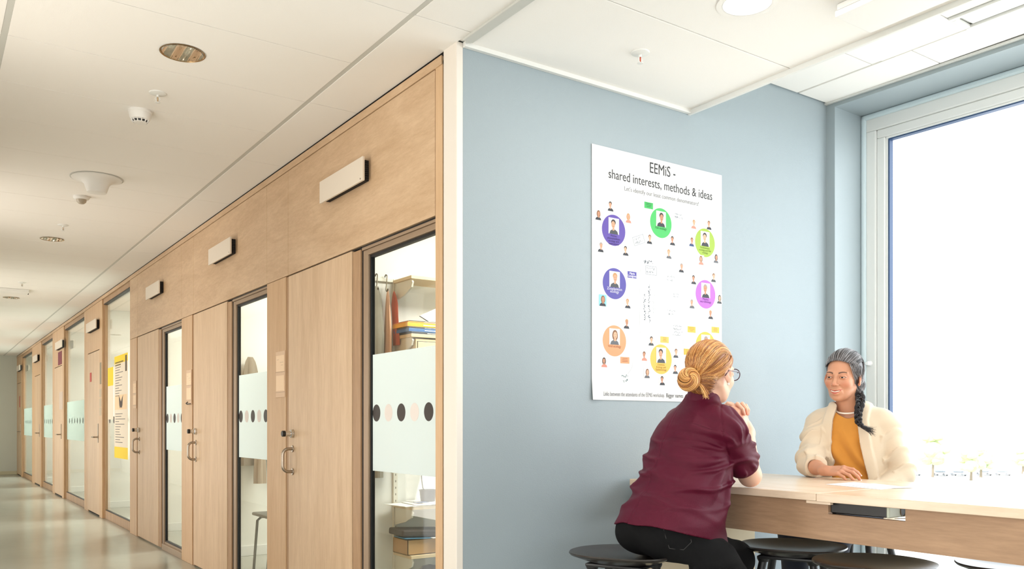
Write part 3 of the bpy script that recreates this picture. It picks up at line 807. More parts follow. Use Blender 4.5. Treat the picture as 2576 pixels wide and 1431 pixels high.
for i in range(6):
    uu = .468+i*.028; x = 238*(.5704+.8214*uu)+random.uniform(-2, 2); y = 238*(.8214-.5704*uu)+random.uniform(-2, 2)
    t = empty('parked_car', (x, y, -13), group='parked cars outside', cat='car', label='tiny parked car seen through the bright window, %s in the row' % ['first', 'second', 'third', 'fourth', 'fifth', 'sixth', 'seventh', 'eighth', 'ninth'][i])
    MB().box(x-.9, x+.9, y-2.1, y+2.1, -12.7, -12.05, b=.2).build('body', mat('hazy_car_grey_%d' % (i % 3), ((196, 198, 204), (222, 222, 226), (178, 184, 196))[i % 3], .3), t)  # body, glass and tyre colours lightened so haze is painted in
    MB().box(x-.8, x+.8, y-1.1, y+1.3, -12.05, -11.5, b=.25).build('cabin', mat('hazy_car_glass', (160, 166, 176), .2), t)
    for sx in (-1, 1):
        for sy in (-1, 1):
            q = MB(); q.lathe([(0, -.1), (.33, -.1), (.33, .1), (0, .1)], (x+sx*.8, y+sy*1.35, -12.67), (1, 0, 0), 16); q.build('wheel', mat('hazy_tyre', (150, 150, 156), .6), t)
# ================================================================ poster on the blue wall
PX0, PZ0, PW, PH, PY = 2.560, 1.273, .887, 1.190, BY-.004
post_ = empty('wall_poster', (PX0, PY, PZ0), label='large white workshop poster with coloured circles and small portraits on the blue wall', cat='poster')
q = MB(); N = 12
# sheet with slightly curling lower left corner
V = []; F = []
for j in range(N+1):
    for i in range(N+1):
        u, v = i/N, j/N
        curl = .012*max(0, .07-u)*12*max(0, .07-v)*12
        V.append((PX0+u*PW, PY-curl, PZ0+v*PH))
for j in range(N):
    for i in range(N): F.append((j*(N+1)+i, j*(N+1)+i+1, (j+1)*(N+1)+i+1, (j+1)*(N+1)+i))
n0 = len(V)
V += [(x, y+.0012, z) for x, y, z in V[:]]
F += [tuple(n0+i for i in reversed(f)) for f in F[:]]
for k in range(N):
    for a, b in ((k, k+1), (N*(N+1)+k, N*(N+1)+k+1), (k*(N+1), (k+1)*(N+1)), (k*(N+1)+N, (k+1)*(N+1)+N)): F.append((a, b, b+n0, a+n0))
q.add(V, F); q.build('sheet', mat('poster_white', (212, 212, 211), .45), post_)
def pl(V, F, m_, name, par=None, depth=.0004):
    """lay a flat piece given in poster (x right, z up) coordinates on the sheet"""
    q = MB(); q.add([(PX0+x, PY-depth-z_, PZ0+y) for x, y, z_ in V], F)
    return q.build(name, m_, par or post_)
def disc(cx, cy, rx, ry, n=40): 
    return [(cx+rx*math.cos(2*pi*i/n), cy+ry*math.sin(2*pi*i/n), 0) for i in range(n)], [tuple(range(n))]
def rect(x0, x1, y0, y1): return [(x0, y0, 0), (x1, y0, 0), (x1, y1, 0), (x0, y1, 0)], [(0, 1, 2, 3)]
def words(body, cx, cy, size, m_, name, sx=1.0, par=None, depth=.0010, rot=0, align='CENTER', fit=None):
    V, F = text_mb(body, size, sx, align)
    if fit:
        x0 = min(v[0] for v in V); x1 = max(v[0] for v in V); cx = 0
        V = [(fit[0]+(x-x0)*(fit[1]-fit[0])/(x1-x0), y, z) for x, y, z in V]
    c, s = math.cos(rot), math.sin(rot)
    V = [(cx+x*c-y*s, cy+x*s+y*c, 0) for x, y, z in V]
    return pl(V, F, m_, name, par, depth)
INK = mat('poster_ink', (40, 40, 44), .6); INKG = mat('poster_ink_grey', (120, 120, 124), .6); INKL = mat('pen_grey', (130, 140, 150), .6)
words('EEMiS -', .470, 1.118, .074, INK, 'title_lettering', fit=(.370, .545))
words('shared interests, methods & ideas', .452, 1.048, .063, INK, 'title_lettering', fit=(.103, .813))
words("Let's identify our least common denominators!", .452, 1.004, .030, INKG, 'subtitle_lettering', fit=(.203, .712))
words('Links between the attendants of the EEMiS workshop.', .075, .020, .0285, INKG, 'footer_lettering', fit=(.071, .470))
words('Bigger names', .494, .020, .029, INK, 'footer_lettering', fit=(.482, .60))
SKINC = [(196, 146, 116), (180, 128, 98), (206, 160, 130)]
HAIRC = [(50, 40, 34), (120, 80, 50), (176, 132, 84), (150, 140, 132)]
CLO = [(40, 42, 50), (60, 64, 70), (216, 130, 112), (30, 60, 110), (90, 92, 98)]
def portrait(cx, cy, s, par, hair, skin, clo, longh=False, bgc=None, i=0):
    d = .0006 if par is post_ else .0009
    mb_ = MB()
    def put(V, F, mi, dd):
        mb_.add([(PX0+x, PY-d-dd, PZ0+y) for x, y, z in V], F, mi)
    mats = [(mat('pic_paper', (213, 212, 211), .45) if par is post_ else mat('pic_white', (226, 225, 224), .5)) if bgc is None else mat('pic_bg_%d' % bgc[0], bgc, .6), mat('pic_hair_%d' % hair, HAIRC[hair], .6),
            mat('pic_skin_%d' % skin, SKINC[skin], .6), mat('pic_cloth_%d' % clo, CLO[clo], .6), mat('pic_feature', (96, 60, 50), .6)]
    put(*rect(cx-.5*s, cx+.5*s, cy-.5*s*1.15, cy+.5*s*1.15), 0, 0)
    dx = (.04 if i % 2 else -.04)*s
    if longh: put(*disc(cx+dx, cy+.08*s, .27*s, .38*s, 20), 1, .0001)
    put([(cx-.42*s, cy-.575*s, 0), (cx+.42*s, cy-.575*s, 0), (cx+.34*s, cy-.36*s, 0), (cx+.12*s, cy-.24*s, 0), (cx-.12*s, cy-.24*s, 0), (cx-.34*s, cy-.36*s, 0)], [(0, 1, 2, 3, 4, 5)], 3, .0002)
    put(*rect(cx-.09*s+dx, cx+.09*s+dx, cy-.32*s, cy-.1*s), 2, .00025)
    put(*disc(cx+dx, cy+.25*s, .22*s, .23*s, 20), 1, .0003)
    put(*disc(cx+dx*1.4, cy+.10*s, .18*s, .25*s, 20), 2, .0004)
    for sx in (-1, 1): put(*disc(cx+dx*1.4+sx*.075*s, cy+.15*s, .028*s, .018*s, 8), 4, .0005)
    put(*disc(cx+dx*1.4, cy-.02*s, .06*s, .015*s, 8), 4, .0005)
    mb_.build('portrait_photo', mats, par)
CIR = [(.135, .804, (80, 57, 148), 'Marine\nphytoplankton\necology and\napplications', (52, 31, 96)),
       (.445, .880, (54, 172, 82), 'Fish ecology', (17, 96, 35)),
       (.760, .821, (143, 172, 40), 'Evolutionary\necology and fish\necology', (96, 123, 17)),
       (.140, .552, (69, 60, 148), 'Zooplankton\necology', (211, 211, 220)),
       (.764, .556, (167, 86, 187), 'Marine\nmicrobiology', (105, 26, 123)),
       (.140, .281, (208, 143, 95), 'Viral ecology', (149, 84, 44)),
       (.446, .207, (212, 172, 62), 'Zoonotic\nEcology and\nEpidemiology', (158, 114, 17)),
       (.764, .289, (214, 172, 30), 'Aquatic\necology', (158, 114, 17))]
for i, (cx, cy, rgb, tx, trgb) in enumerate(CIR):
    c_ = pl(*disc(cx, cy, .0735, .0735), mat('circle_%d' % i, rgb, .5), 'topic_circle')
    portrait(cx, cy+.020, .066, c_, [0, 0, 0, 2, 3, 1, 0, 3][i], i % 3, [1, 0, 0, 1, 0, 4, 1, 1][i], i == 5, i=i)
    sz = .0165 if i != 3 else .019
    for j, ln in enumerate(tx.split('\n')):
        words(ln, cx, cy-.031-j*.0125, sz if len(tx.split('\n')) < 3 else .0145, mat('circle_text_%d' % i, trgb, .6), 'circle_lettering', .95, c_)
PH_ = [(.115, .917, 0, 0, 0), (.039, .865, 1, 1, 0), (.229, .877, 2, 0, 2), (.054, .717, 3, 0, 0), (.211, .718, 0, 2, 0), (.367, .793, 1, 2, 0), (.525, .805, 0, 1, 0),
       (.676, .908, 2, 2, 2), (.79, .918, 1, 0, 0), (.661, .816, 1, 1, 3), (.731, .73, 1, 0, 2), (.842, .751, 0, 1, 4), (.5, .736, 2, 2, 4), (.587, .676, 3, 0, 0),
       (.676, .625, 0, 1, 0), (.823, .65, 1, 2, 1), (.664, .501, 3, 0, 4), (.868, .541, 0, 2, 1), (.802, .456, 2, 1, 0), (.066, .467, 1, 1, 0), (.224, .467, 2, 2, 0),
       (.216, .369, 2, 1, 0), (.076, .179, 0, 1, 2), (.378, .296, 0, 2, 1), (.333, .22, 1, 1, 2), (.548, .244, 1, 2, 1), (.545, .163, 0, 0, 1), (.351, .136, 1, 2, 4), (.454, .104, 0, 1, 0)]
for i, (x, y, h, s, c) in enumerate(PH_):
    portrait(x, y, .047 if i == 19 else .043, post_, h, s, c, i in (1, 2, 10, 11, 17, 19, 22, 27), (130, 190, 200) if i == 19 else None, i=i)
for i, (x, y, rgb, tx, tr_) in enumerate([(.362, .955, (44, 166, 76), 'Samuel\nHylander', (20, 90, 40)), (.252, .605, (69, 60, 148), 'Marie\nLundgren', (245, 245, 250)),
        (.661, .368, (212, 172, 50), 'Hanna\nBerggren', (180, 130, 20)), (.838, .377, (212, 172, 50), 'Neus\nLatorre', (180, 130, 20)),
        (.470, .305, (212, 174, 76), 'Mats\nTyden', (180, 130, 20)), (.206, .192, (208, 143, 95), 'Karin\nHolmfeldt', (160, 90, 50)), (.634, .253, (212, 172, 50), '', (180, 130, 20))]):
    if i not in (1,): tx = ''
    t_ = pl(*rect(x-.029, x+.029, y-.0155, y+.0155), mat('tag_%d' % i, rgb, .5), 'name_tag')
    if tx:
        for j, ln in enumerate(tx.split('\n')): words(ln, x, y+.001-j*.012, .016, mat('tag_text_%d' % i, tr_, .6), 'tag_lettering', .9, t_, .0009)
    else:
        rr = random.Random(i); q = MB()
        for j in range(3):
            w_ = rr.uniform(.010, .020)
            q.add([(PX0+x+a, PY-.0009, PZ0+y+.008-j*.0075+b) for a, b in ((-w_, 0), (w_, 0), (w_, .0024), (-w_, .0024))], [(0, 1, 2, 3)])
        q.build('tag_print', mat('tag_text_%d' % i, tr_, .6), t_)
# handwritten notes: wavering pen strokes
def scribble(cx, cy, w, h, lines, rot=0, m_=INKL, th=.0011, seed=0, frame=False):
    r_ = random.Random(seed); q = MB(); c, s = math.cos(rot), math.sin(rot)
    def seg(a, b):
        d = Vector((b[0]-a[0], b[1]-a[1])); 
        if d.length < 1e-6: return
        n = Vector((-d.y, d.x)).normalized()*th/2
        P = [(a[0]+n.x, a[1]+n.y), (b[0]+n.x, b[1]+n.y), (b[0]-n.x, b[1]-n.y), (a[0]-n.x, a[1]-n.y)]
        q.add([(PX0+cx+x*c-y*s, PY-.0005, PZ0+cy+x*s+y*c) for x, y in P], [(0, 1, 2, 3)])
    for l in range(lines):
        y0 = h/2-(l+.5)*h/lines; x = -w/2+r_.uniform(0, .1)*w; p = (x, y0); end = w/2-r_.uniform(0, .3)*w
        while x < end:
            x += r_.uniform(.0014, .0042); hh = h/lines*r_.choice([.06, .12, .18, .22, .36]); p2 = (x, y0+r_.choice([-1, 1])*hh)
            if r_.random() > .27: seg(p, p2)
            p = p2
    if frame:
        for a, b in (((-w*.6, -h*.6), (w*.6, -h*.6)), ((w*.6, -h*.6), (w*.6, h*.6)), ((w*.6, h*.6), (-w*.6, h*.6)), ((-w*.6, h*.6), (-w*.6, -h*.6))): seg(a, b)
    q.build('handwriting', m_, post_)
DK = mat('pen_dark', (70, 84, 100), .6); TEAL = mat('pen_teal', (30, 90, 96), .6); PAL = mat('pen_pale', (176, 180, 186), .6)
for i, (x, y, w, h, l, r, m_, fr) in enumerate([(.570, .932, .07, .030, 2, 0, INKL, 0), (.296, .778, .060, .034, 2, .35, INKL, 1), (.367, .678, .095, .026, 1, 0, DK, 0), (.378, .639, .060, .034, 2, 0, INKL, 1),
      (.512, .613, .062, .034, 2, 0, INKL, 0), (.552, .533, .050, .030, 2, 0, INKL, 0), (.335, .470, .190, .022, 1, pi/2, DK, 0), (.365, .475, .200, .022, 1, pi/2, DK, 0), (.398, .48, .11, .02, 2, pi/2, PAL, 0),
      (.517, .445, .064, .034, 2, 0, INKL, 0), (.562, .356, .075, .060, 4, 0, INKL, 0), (.206, .118, .048, .020, 1, .15, TEAL, 0), (.212, .094, .046, .018, 1, .15, TEAL, 0)]):
    scribble(x, y, w, h, l, r, m_, 0.0023 if m_ in (DK, TEAL) else .0017, i, bool(fr))
def pen_line(pts, th=.0014, m_=PAL):
    q = MB()
    for a, b in zip(pts[:-1], pts[1:]):
        d = Vector((b[0]-a[0], b[1]-a[1])); n = Vector((-d.y, d.x)).normalized()*th/2
        q.add([(PX0+x, PY-.0004, PZ0+y) for x, y in ((a[0]+n.x, a[1]+n.y), (b[0]+n.x, b[1]+n.y), (b[0]-n.x, b[1]-n.y), (a[0]-n.x, a[1]-n.y))], [(0, 1, 2, 3)])
    q.build('pen_line', m_, post_)
pen_line([(.30, .33), (.40, .36), (.50, .43), (.545, .50)]); pen_line([(.305, .30), (.302, .5), (.31, .66)])
pen_line([(.26, .19), (.25, .155), (.225, .128)]); pen_line([(.62, .19), (.60, .30), (.61, .42), (.60, .5)]); pen_line([(.42, .70), (.43, .60), (.50, .55)])

# ================================================================ office behind the nearest glass
MW = mat('shelf_bracket_white', (228, 224, 210), .45)
BIR = mat('birch_shelf', (226, 202, 162), .5, var=.06, vscale=12)
WY = 5.30
def wallrail(x, z0, z1, lab):
    q = MB(); q.box(x-.016, x+.016, WY-.020, WY-.0005, z0, z1, b=.002)
    t = empty('shelf_upright', (x, WY-.01, z0), label=lab, cat='shelf upright')
    q.build('upright', MW, t)
    q = MB()
    z = z0+.03
    while z < z1-.02:
        q.box(x-.004, x+.004, WY-.0206, WY-.0195, z, z+.014); z += .045
    q.build('slots', mat('slot_grey', (150, 146, 132), .6), t)
wallrail(2.690, .10, 2.16, 'white slotted shelf upright on the office wall')
wallrail(3.35, .10, 2.16, 'white slotted shelf upright hidden to the right in the office')
def wshelf(zt, lab):
    t = empty('wall_shelf', (3.1, WY, zt-.025), label=lab, cat='shelf', group='birch shelves in the nearest office')
    MB().box(2.672, 3.62, 5.018, WY-.022, zt-.022, zt, b=.002).build('shelf_board', BIR, t)
    for x in (2.690, 3.35):
        q = MB(); q.prism([(WY-.021, zt-.023), (5.04, zt-.023), (5.025, zt-.045), (5.04, zt-.075), (5.12, zt-.11), (WY-.021, zt-.145)], 'x', x-.006, x+.006); q.build('bracket', MW, t)
wshelf(2.150, 'top birch shelf of the nearest office, standing empty')
wshelf(1.763, 'birch shelf carrying yellow and blue folders')
wshelf(.612, 'birch shelf with loose white papers')
wshelf(.285, 'lowest birch shelf with the cardboard box')
# rail with hooks and coats
t = empty('coat_rail', (2.5, WY, 2.15), label='thin white coat rail at the left of the office shelves', cat='rail')
q = MB(); q.box(2.10, 2.672, WY-.022, WY-.0005, 2.135, 2.160, b=.003); q.build('rail', MW, t)
def shook(x, y, z, lab):
    q = MB(); pts = []
    for a in range(0, 9): an = pi*a/8; pts.append((x+.0, y-.016+math.cos(an)*.016, z+.0+math.sin(an)*.016))
    pts = pts+[(x-.004, y-.034, z-.05), (x-.010, y-.038, z-.085)]
    for a in range(0, 7): an = pi*a/6; pts.append((x-.010, y-.038-.014+math.cos(an)*.014, z-.085-math.sin(an)*.018))
    q.tube(pts, .0042, 8)
    o = q.build('wall_hook', mat('dark_steel_hook', (96, 88, 72), .3, metal=.8), None, True); tag(o, lab, 'hook', 'hooks on the coat rail')
shook(2.540, WY-.012, 2.165, 'dark curved hook holding the grey jacket')
shook(2.612, WY-.012, 2.165, 'dark curved hook holding the peach garment')
def coat(x, w0, w1, z0, z1, rgb, lab, name, seed, sway=0, group=None):
    r_ = random.Random(seed); V = []; F = []; NU, NV = 26, 24
    ph = r_.uniform(0, 6)
    for j in range(NV+1):
        v = j/NV; z = z1-(z1-z0)*v
        s = min(1, v*4.0)**.6
        ww = (w0*(1-s)*.25+s*(w0+(w1-w0)*v))
        bulge = 1+.18*math.sin(v*5+ph)
        for i in range(NU):
            a = 2*pi*i/NU
            rr = 1+.14*math.sin(a*5+ph+v*2)+.06*math.sin(a*9-v*4)
            V.append((x+sway*v+math.cos(a)*ww*.5*rr*bulge, WY-.068+math.sin(a)*.042*rr*s-.0, z))
    for j in range(NV):
        for i in range(NU): F.append((j*NU+i, j*NU+(i+1) % NU, (j+1)*NU+(i+1) % NU, (j+1)*NU+i))
    F.append(tuple(range(NU-1, -1, -1))); F.append(tuple(NV*NU+i for i in range(NU)))
    o = MB().add(V, F).build(name, mat(lab.split(',')[0][:30].replace(' ', '_'), rgb, .9, var=.12, vscale=20), None, True)
    return tag(o, lab, 'clothing')
coat(2.520, .10, .085, .80, 2.09, (140, 134, 120), 'grey jacket hanging on the left hook in the nearest office', 'hanging_jacket', 3)
coat(2.606, .040, .050, .84, 2.08, (214, 170, 140), 'peach scarf hanging beside the grey jacket', 'hanging_scarf', 5)
coat(2.652, .012, .022, 1.70, 2.07, (196, 104, 84), 'narrow coral strap with red tags hanging by the shelf upright', 'hanging_strap', 8, .02)
def flatstack(x0, x1, y0, y1, z, specs, base, cat):
    for i, (h, rgb, lab, dx) in enumerate(specs):
        t = empty(base, ((x0+x1)/2, (y0+y1)/2, z), label=lab, cat=cat)
        q = MB(); q.box(x0+dx, x1, y0, y1, z, z+h, b=.002); q.build('cover', mat('folder_%d_%d_%d' % rgb, rgb, .35), t)
        q = MB(); q.box(x0+dx+.12, x1-.02, y0-.0006, y0+.01, z+h*.35, z+h*.6); q.build('pages', M_PAPER, t)
        z += h+.0006
flatstack(2.66, 2.97, 5.03, 5.25, 1.7635, [(.014, (52, 56, 66), 'dark grey folder at the bottom of the folder stack', .02), (.022, (60, 110, 170), 'blue folder in the stack on the office shelf', .0),
    (.010, (48, 50, 56), 'thin black folder between the blue and yellow ones', .0), (.026, (240, 180, 40), 'thick yellow folder on the office shelf', -.01),
    (.008, (236, 150, 40), 'thin orange folder on top of the yellow one', -.005), (.005, (40, 40, 42), 'black cover sheet on top of the folder stack', .005)], 'folder', 'folder')
q = MB(); q.prism([(2.80, 1.90), (2.99, 1.99), (2.99, 1.87), (2.87, 1.865)], 'y', 5.13, 5.15); tag(q.build('white_bag', M_PAPER, None), 'white paper bag poking in above the folders', 'bag')
# small cabinet hung below the folder shelf
t = empty('drawer_cabinet', (3.0, 5.15, 1.5), label='birch drawer cabinet under the folder shelf', cat='cabinet')
MB().box(2.712, 3.30, 5.03, 5.275, 1.44, 1.732, b=.002).build('cabinet_body', BIR, t)
MB().box(2.726, 3.28, 5.024, 5.031, 1.46, 1.712, b=.002).build('drawer_front', BIR, t)
MB().box(2.722, 3.284, 5.0285, 5.0295, 1.456, 1.716).build('drawer_gap', M_DARK, t)
# papers, box, pot, cable
for i, (x0, y0, a, lab) in enumerate([(2.62, 5.00, .12, 'loose white sheet hanging over the shelf edge'), (2.70, 5.01, -.1, 'open white booklet lying on the paper shelf'), (2.78, 5.02, .05, 'white sheet with a blue patch on the paper shelf')]):
    T_ = Matrix.Translation((x0, y0, .6135+i*.006)) @ Matrix.Rotation(a, 4, 'Z')
    o = MB().box(0, .21, 0, .26, 0, .004, b=.001, T=T_).build('paper_sheet', M_PAPER, None); tag(o, lab, 'paper')
q = MB(); q.box(2.74, 2.83, 5.06, 5.12, .6312, .6335); tag(q.build('blue_leaflet', mat('leaflet_blue', (50, 80, 130), .4), None), 'small dark blue leaflet on the white papers', 'leaflet')
q = MB(); q.lathe([(0, 0), (.050, 0), (.058, .07), (.062, .072), (.062, .078), (.055, .078), (.05, .01), (0, .01)], (2.865, 5.14, .6325), (0, 0, 1), 28)
tag(q.build('black_pot', M_BLACK, None, True), 'black round pot on the paper shelf at the glass edge', 'pot')
q = MB(); q.tube([(2.90, 5.20, .705), (2.87, 5.18, .70), (2.832, 5.15, .72), (2.822, 5.15, .78), (2.836, 5.18, .84), (2.86, 5.28, .90)], .0035, 8)
tag(q.build('black_cable', M_BLACK, None, True), 'thin black cable looping down behind the pot', 'cable')
t = empty('cardboard_box', (2.8, 5.15, .286), label='brown open cardboard box on the lowest office shelf', cat='box')
q = MB(); q.box(2.66, 2.98, 5.045, 5.049, .286, .385).box(2.66, 2.98, 5.256, 5.26, .286, .385).box(2.66, 2.664, 5.045, 5.26, .286, .385).box(2.976, 2.98, 5.045, 5.26, .286, .385).box(2.66, 2.98, 5.045, 5.26, .286, .29)
q.build('box_walls', mat('cardboard', (190, 150, 100), .8), t)
T_ = Matrix.Translation((2.64, 5.04, .402)) @ Matrix.Rotation(.16, 4, 'Y')
tag(MB().box(0, .36, 0, .21, 0, .045, b=.012, T=Matrix.Translation((2.615, 5.035, .415)) @ Matrix.Rotation(.06, 4, 'Y')).build('dark_folder', mat('dark_bag', (66, 56, 48), .5), None), 'dark brown document case lying on the cardboard box', 'case')
tag(MB().box(0, .2, 0, .16, 0, .004, b=.001, T=Matrix.Translation((2.63, 5.03, .400)) @ Matrix.Rotation(.05, 4, 'Y')).build('blue_leaflet', mat('leaflet_sky', (90, 160, 200), .4), None), 'sky blue leaflet under the dark document case', 'leaflet')
tag(MB().box(0, .13, 0, .16, 0, .004, b=.001, T=Matrix.Translation((2.83, 5.005, .391)) @ Matrix.Rotation(0, 4, 'Y')).build('paper_sheet', M_PAPER, None), 'white paper sticking out of the cardboard box', 'paper')
q = MB(); q.lathe([(0, 0), (.07, 0), (.09, .04), (.085, .13), (.05, .17), (0, .18)], (2.87, 5.12, .02), (0, 0, 1), 24)
tag(q.build('black_bag', M_BLACK, None, True), 'black bag on the floor under the lowest shelf', 'bag')

# second office: jackets and a chair
def coat2(x, y, z0, z1, w, rgb, lab, seed):
    global WY
    s_ = WY; WY = y; o = coat(x, w*.8, w, z0, z1, rgb, lab, 'hanging_jacket', seed); WY = s_
coat2(2.37, 7.50, .80, 1.75, .20, (142, 128, 110), 'brown-grey jacket hanging in the second office', 11)
coat2(2.43, 7.42, .645, 1.6, .09, (166, 146, 124), 'beige sleeve of a coat hanging lowest in the second office', 12)
coat2(2.63, 7.50, .78, 1.7, .16, (130, 122, 108), 'grey coat hanging behind the chair in the second office', 13)
t = empty('office_chair', (2.34, 6.55, 0), label='grey four-legged chair seen through the second office glass', cat='chair')
GC = mat('chair_grey', (104, 104, 98), .5)
q = MB(); q.box(2.165, 2.60, 6.36, 6.76, .435, .462, b=.012); q.build('seat', GC, t, True)
q = MB(); q.box(2.545, 2.575, 6.37, 6.75, .56, .87, b=.012); q.build('backrest', GC, t, True)
for sx, sy in ((2.20, 6.40), (2.20, 6.72)):
    q = MB(); q.tube([(2.34, sy, .425), (sx+.03, sy, .42), (sx, sy, .395), (sx-.03, sy, .0)], .011, 10); q.build('leg', GC, t, True)
for sx, sy in ((2.56, 6.40), (2.56, 6.72)):
    q = MB(); q.tube([(2.40, sy, .425), (sx-.03, sy, .42), (sx, sy, .395), (sx+.03, sy, .0)], .011, 10); q.build('leg', GC, t, True)
# something in the tall-glass meeting room
for i, (x, y) in enumerate(((2.7, 11.0), (2.7, 12.1), (3.3, 11.6))):
    t = empty('meeting_chair', (x, y, 0), label='grey chair in the meeting room behind the butterfly poster, %s one' % ['nearer', 'farther', 'window-side'][i], cat='chair', group='meeting room chairs')
    q = MB(); q.box(x-.22, x+.22, y-.21, y+.21, .43, .46, b=.012); q.build('seat', GC, t, True)
    q = MB(); q.box(x+.19, x+.22, y-.2, y+.2, .5, .86, b=.012); q.build('backrest', GC, t, True)
    for sx in (-1, 1):
        for sy in (-1, 1): q = MB(); q.tube([(x+sx*.17, y+sy*.17, .43), (x+sx*.22, y+sy*.2, 0)], .011, 8); q.build('leg', GC, t, True)
# ================================================================ signed-distance modelling for people
def smin(a, b, k):
    if k <= 0: return np.minimum(a, b)
    h = np.clip(.5+.5*(b-a)/k, 0, 1)
    return b*(1-h)+a*h-k*h*(1-h)
def smax(a, b, k): return -smin(-a, -b, k)
class Sdf:
    """ordered list of primitives in a local frame; M maps local to world"""
    def __init__(s): s.p = []
    def cone(s, a, b, ra, rb=None, k=.01, op=0, flat=None):
        a = np.array(a, float); b = np.array(b, float); rb = ra if rb is None else rb
        def f(P, a=a, b=b, ra=ra, rb=rb):
            d = b-a; L2 = max(d@d, 1e-12); Q = P-a
            t = np.clip(Q@d/L2, 0, 1)
            return np.linalg.norm(Q-t[:, None]*d, axis=1)-(ra+(rb-ra)*t)
        s.p.append((f, k, op)); return s
    def chain(s, pts, rs, k=.01, op=0):
        for i in range(len(pts)-1): s.cone(pts[i], pts[i+1], rs[i], rs[i+1], k, op)
        return s
    def ell(s, c, r, R=None, k=.01, op=0):
        c = np.array(c, float); r = np.array(r, float); R = None if R is None else np.array(R, float)
        def f(P, c=c, r=r, R=R):
            Q = P-c
            if R is not None: Q = Q@R           # columns of R = axes
            k0 = np.linalg.norm(Q/r, axis=1); k1 = np.linalg.norm(Q/(r*r), axis=1)
            return k0*(k0-1)/np.maximum(k1, 1e-9)
        s.p.append((f, k, op)); return s
    def fn(s, f, k=.01, op=0): s.p.append((f, k, op)); return s
    def plane(s, c, n, k=.0, op=2):
        """keep the side the normal points away from"""
        c = np.array(c, float); n = np.array(n, float); n = n/np.linalg.norm(n)
        s.p.append((lambda P: (P-c)@n, k, op)); return s
    def ev(s, P, use=None):
        d = None
        for i, (f, k, op) in enumerate(s.p):
            if use is not None and i not in use: continue
            v = f(P)
            if d is None: d = v if op == 0 else np.full(len(P), 9.)
            if op == 0 and i: d = smin(d, v, k)
            elif op == 1: d = smax(d, -v, k)
            elif op == 2: d = smax(d, v, k)
        return d
    def mesh(s, lo, hi, h, disp=None, margin=0.0):
        lo = np.array(lo, float); hi = np.array(hi, float)
        B = 10
        n = np.ceil((hi-lo)/h).astype(int)+2; nb = np.ceil(n/B).astype(int); n = nb*B
        G = np.empty(tuple(n+1), np.float32)
        bi = np.stack(np.meshgrid(*[np.arange(q) for q in nb], indexing='ij'), -1).reshape(-1, 3)
        cen = lo+(bi+.5)*B*h; R = B*h*math.sqrt(3)/2
        vals = np.stack([f(cen) for f, k, op in s.p], 1)
        ks = np.array([k for f, k, op in s.p]); ops = np.array([op for f, k, op in s.p])
        tot = s.ev(cen)
        o = np.stack(np.meshgrid(*[np.arange(B+1)]*3, indexing='ij'), -1).reshape(-1, 3)*h
        un = vals.copy(); un[:, ops != 0] = 9
        umin = un.min(1)
        for q in range(len(bi)):
            i, j, k_ = bi[q]*B
            if abs(tot[q]) > R*1.25+margin+.02:
                G[i:i+B+1, j:j+B+1, k_:k_+B+1] = tot[q]; continue
            use = set(np.nonzero(((ops == 0) & (vals[q] < umin[q]+2.3*R+2*ks)) | ((ops == 1) & (vals[q] < 1.2*R+2*ks)) | ((ops == 2) & (vals[q] > -1.2*R-2*ks)))[0].tolist())
            use = {u for u in use}
            # first primitive must seed the field
            P = lo+bi[q]*B*h+o
            d = None
            for u, (f, kk, op) in enumerate(s.p):
                if u not in use: continue
                v = f(P)
                if d is None:
                    d = v if op == 0 else (np.maximum(np.full(len(P), umin[q]), v) if op == 2 else np.maximum(np.full(len(P), umin[q]), -v))
                elif op == 0: d = smin(d, v, kk)
                elif op == 1: d = smax(d, -v, kk)
                else: d = smax(d, v, kk)
            if disp is not None: d = d-disp(P)
            G[i:i+B+1, j:j+B+1, k_:k_+B+1] = d.reshape(B+1, B+1, B+1)
        return surface_net(G, lo, h)
def surface_net(G, lo, h):
    S = G < 0
    c = [S[a:S.shape[0]-1+a, b:S.shape[1]-1+b, d:S.shape[2]-1+d] for a in (0, 1) for b in (0, 1) for d in (0, 1)]
    cnt = sum(x.astype(np.int8) for x in c)
    act = (cnt > 0) & (cnt < 8)
    I = np.argwhere(act)
    idx = np.full(act.shape, -1, np.int32); idx[act] = np.arange(len(I))
    off = np.array([(a, b, d) for a in (0, 1) for b in (0, 1) for d in (0, 1)])
    val = np.stack([G[I[:, 0]+a, I[:, 1]+b, I[:, 2]+d] for a, b, d in off], 1)
    acc = np.zeros((len(I), 3)); w = np.zeros(len(I))
    for i in range(8):
        for j in range(i+1, 8):
            if np.abs(off[i]-off[j]).sum() != 1: continue
            a, b = val[:, i], val[:, j]; m_ = (a < 0) != (b < 0)
            t = np.where(m_, a/np.where(m_, a-b, 1), 0)
            p = off[i]+(off[j]-off[i])*t[:, None]
            acc += p*m_[:, None]; w += m_
    V = lo+(I+acc/w[:, None])*h
    F = []
    for ax in range(3):
        sl0 = [slice(None)]*3; sl1 = [slice(None)]*3; sl0[ax] = slice(0, -1); sl1[ax] = slice(1, None)
        A, Bq = S[tuple(sl0)], S[tuple(sl1)]
        E = np.argwhere(A != Bq)
        u, v = [(1, 2), (2, 0), (0, 1)][ax]
        ok = (E[:, u] > 0) & (E[:, v] > 0) & (E[:, u] < act.shape[u]) & (E[:, v] < act.shape[v])
        E = E[ok]
        inside = A[E[:, 0], E[:, 1], E[:, 2]]
        def g(du, dv):
            q = E.copy(); q[:, u] -= du; q[:, v] -= dv
            return idx[q[:, 0], q[:, 1], q[:, 2]]
        q = np.stack([g(1, 1), g(0, 1), g(0, 0), g(1, 0)], 1)
        q[~inside] = q[~inside][:, ::-1]
        F.append(q)
    F = np.concatenate(F)
    F = F[(F >= 0).all(1)]
    return V, F
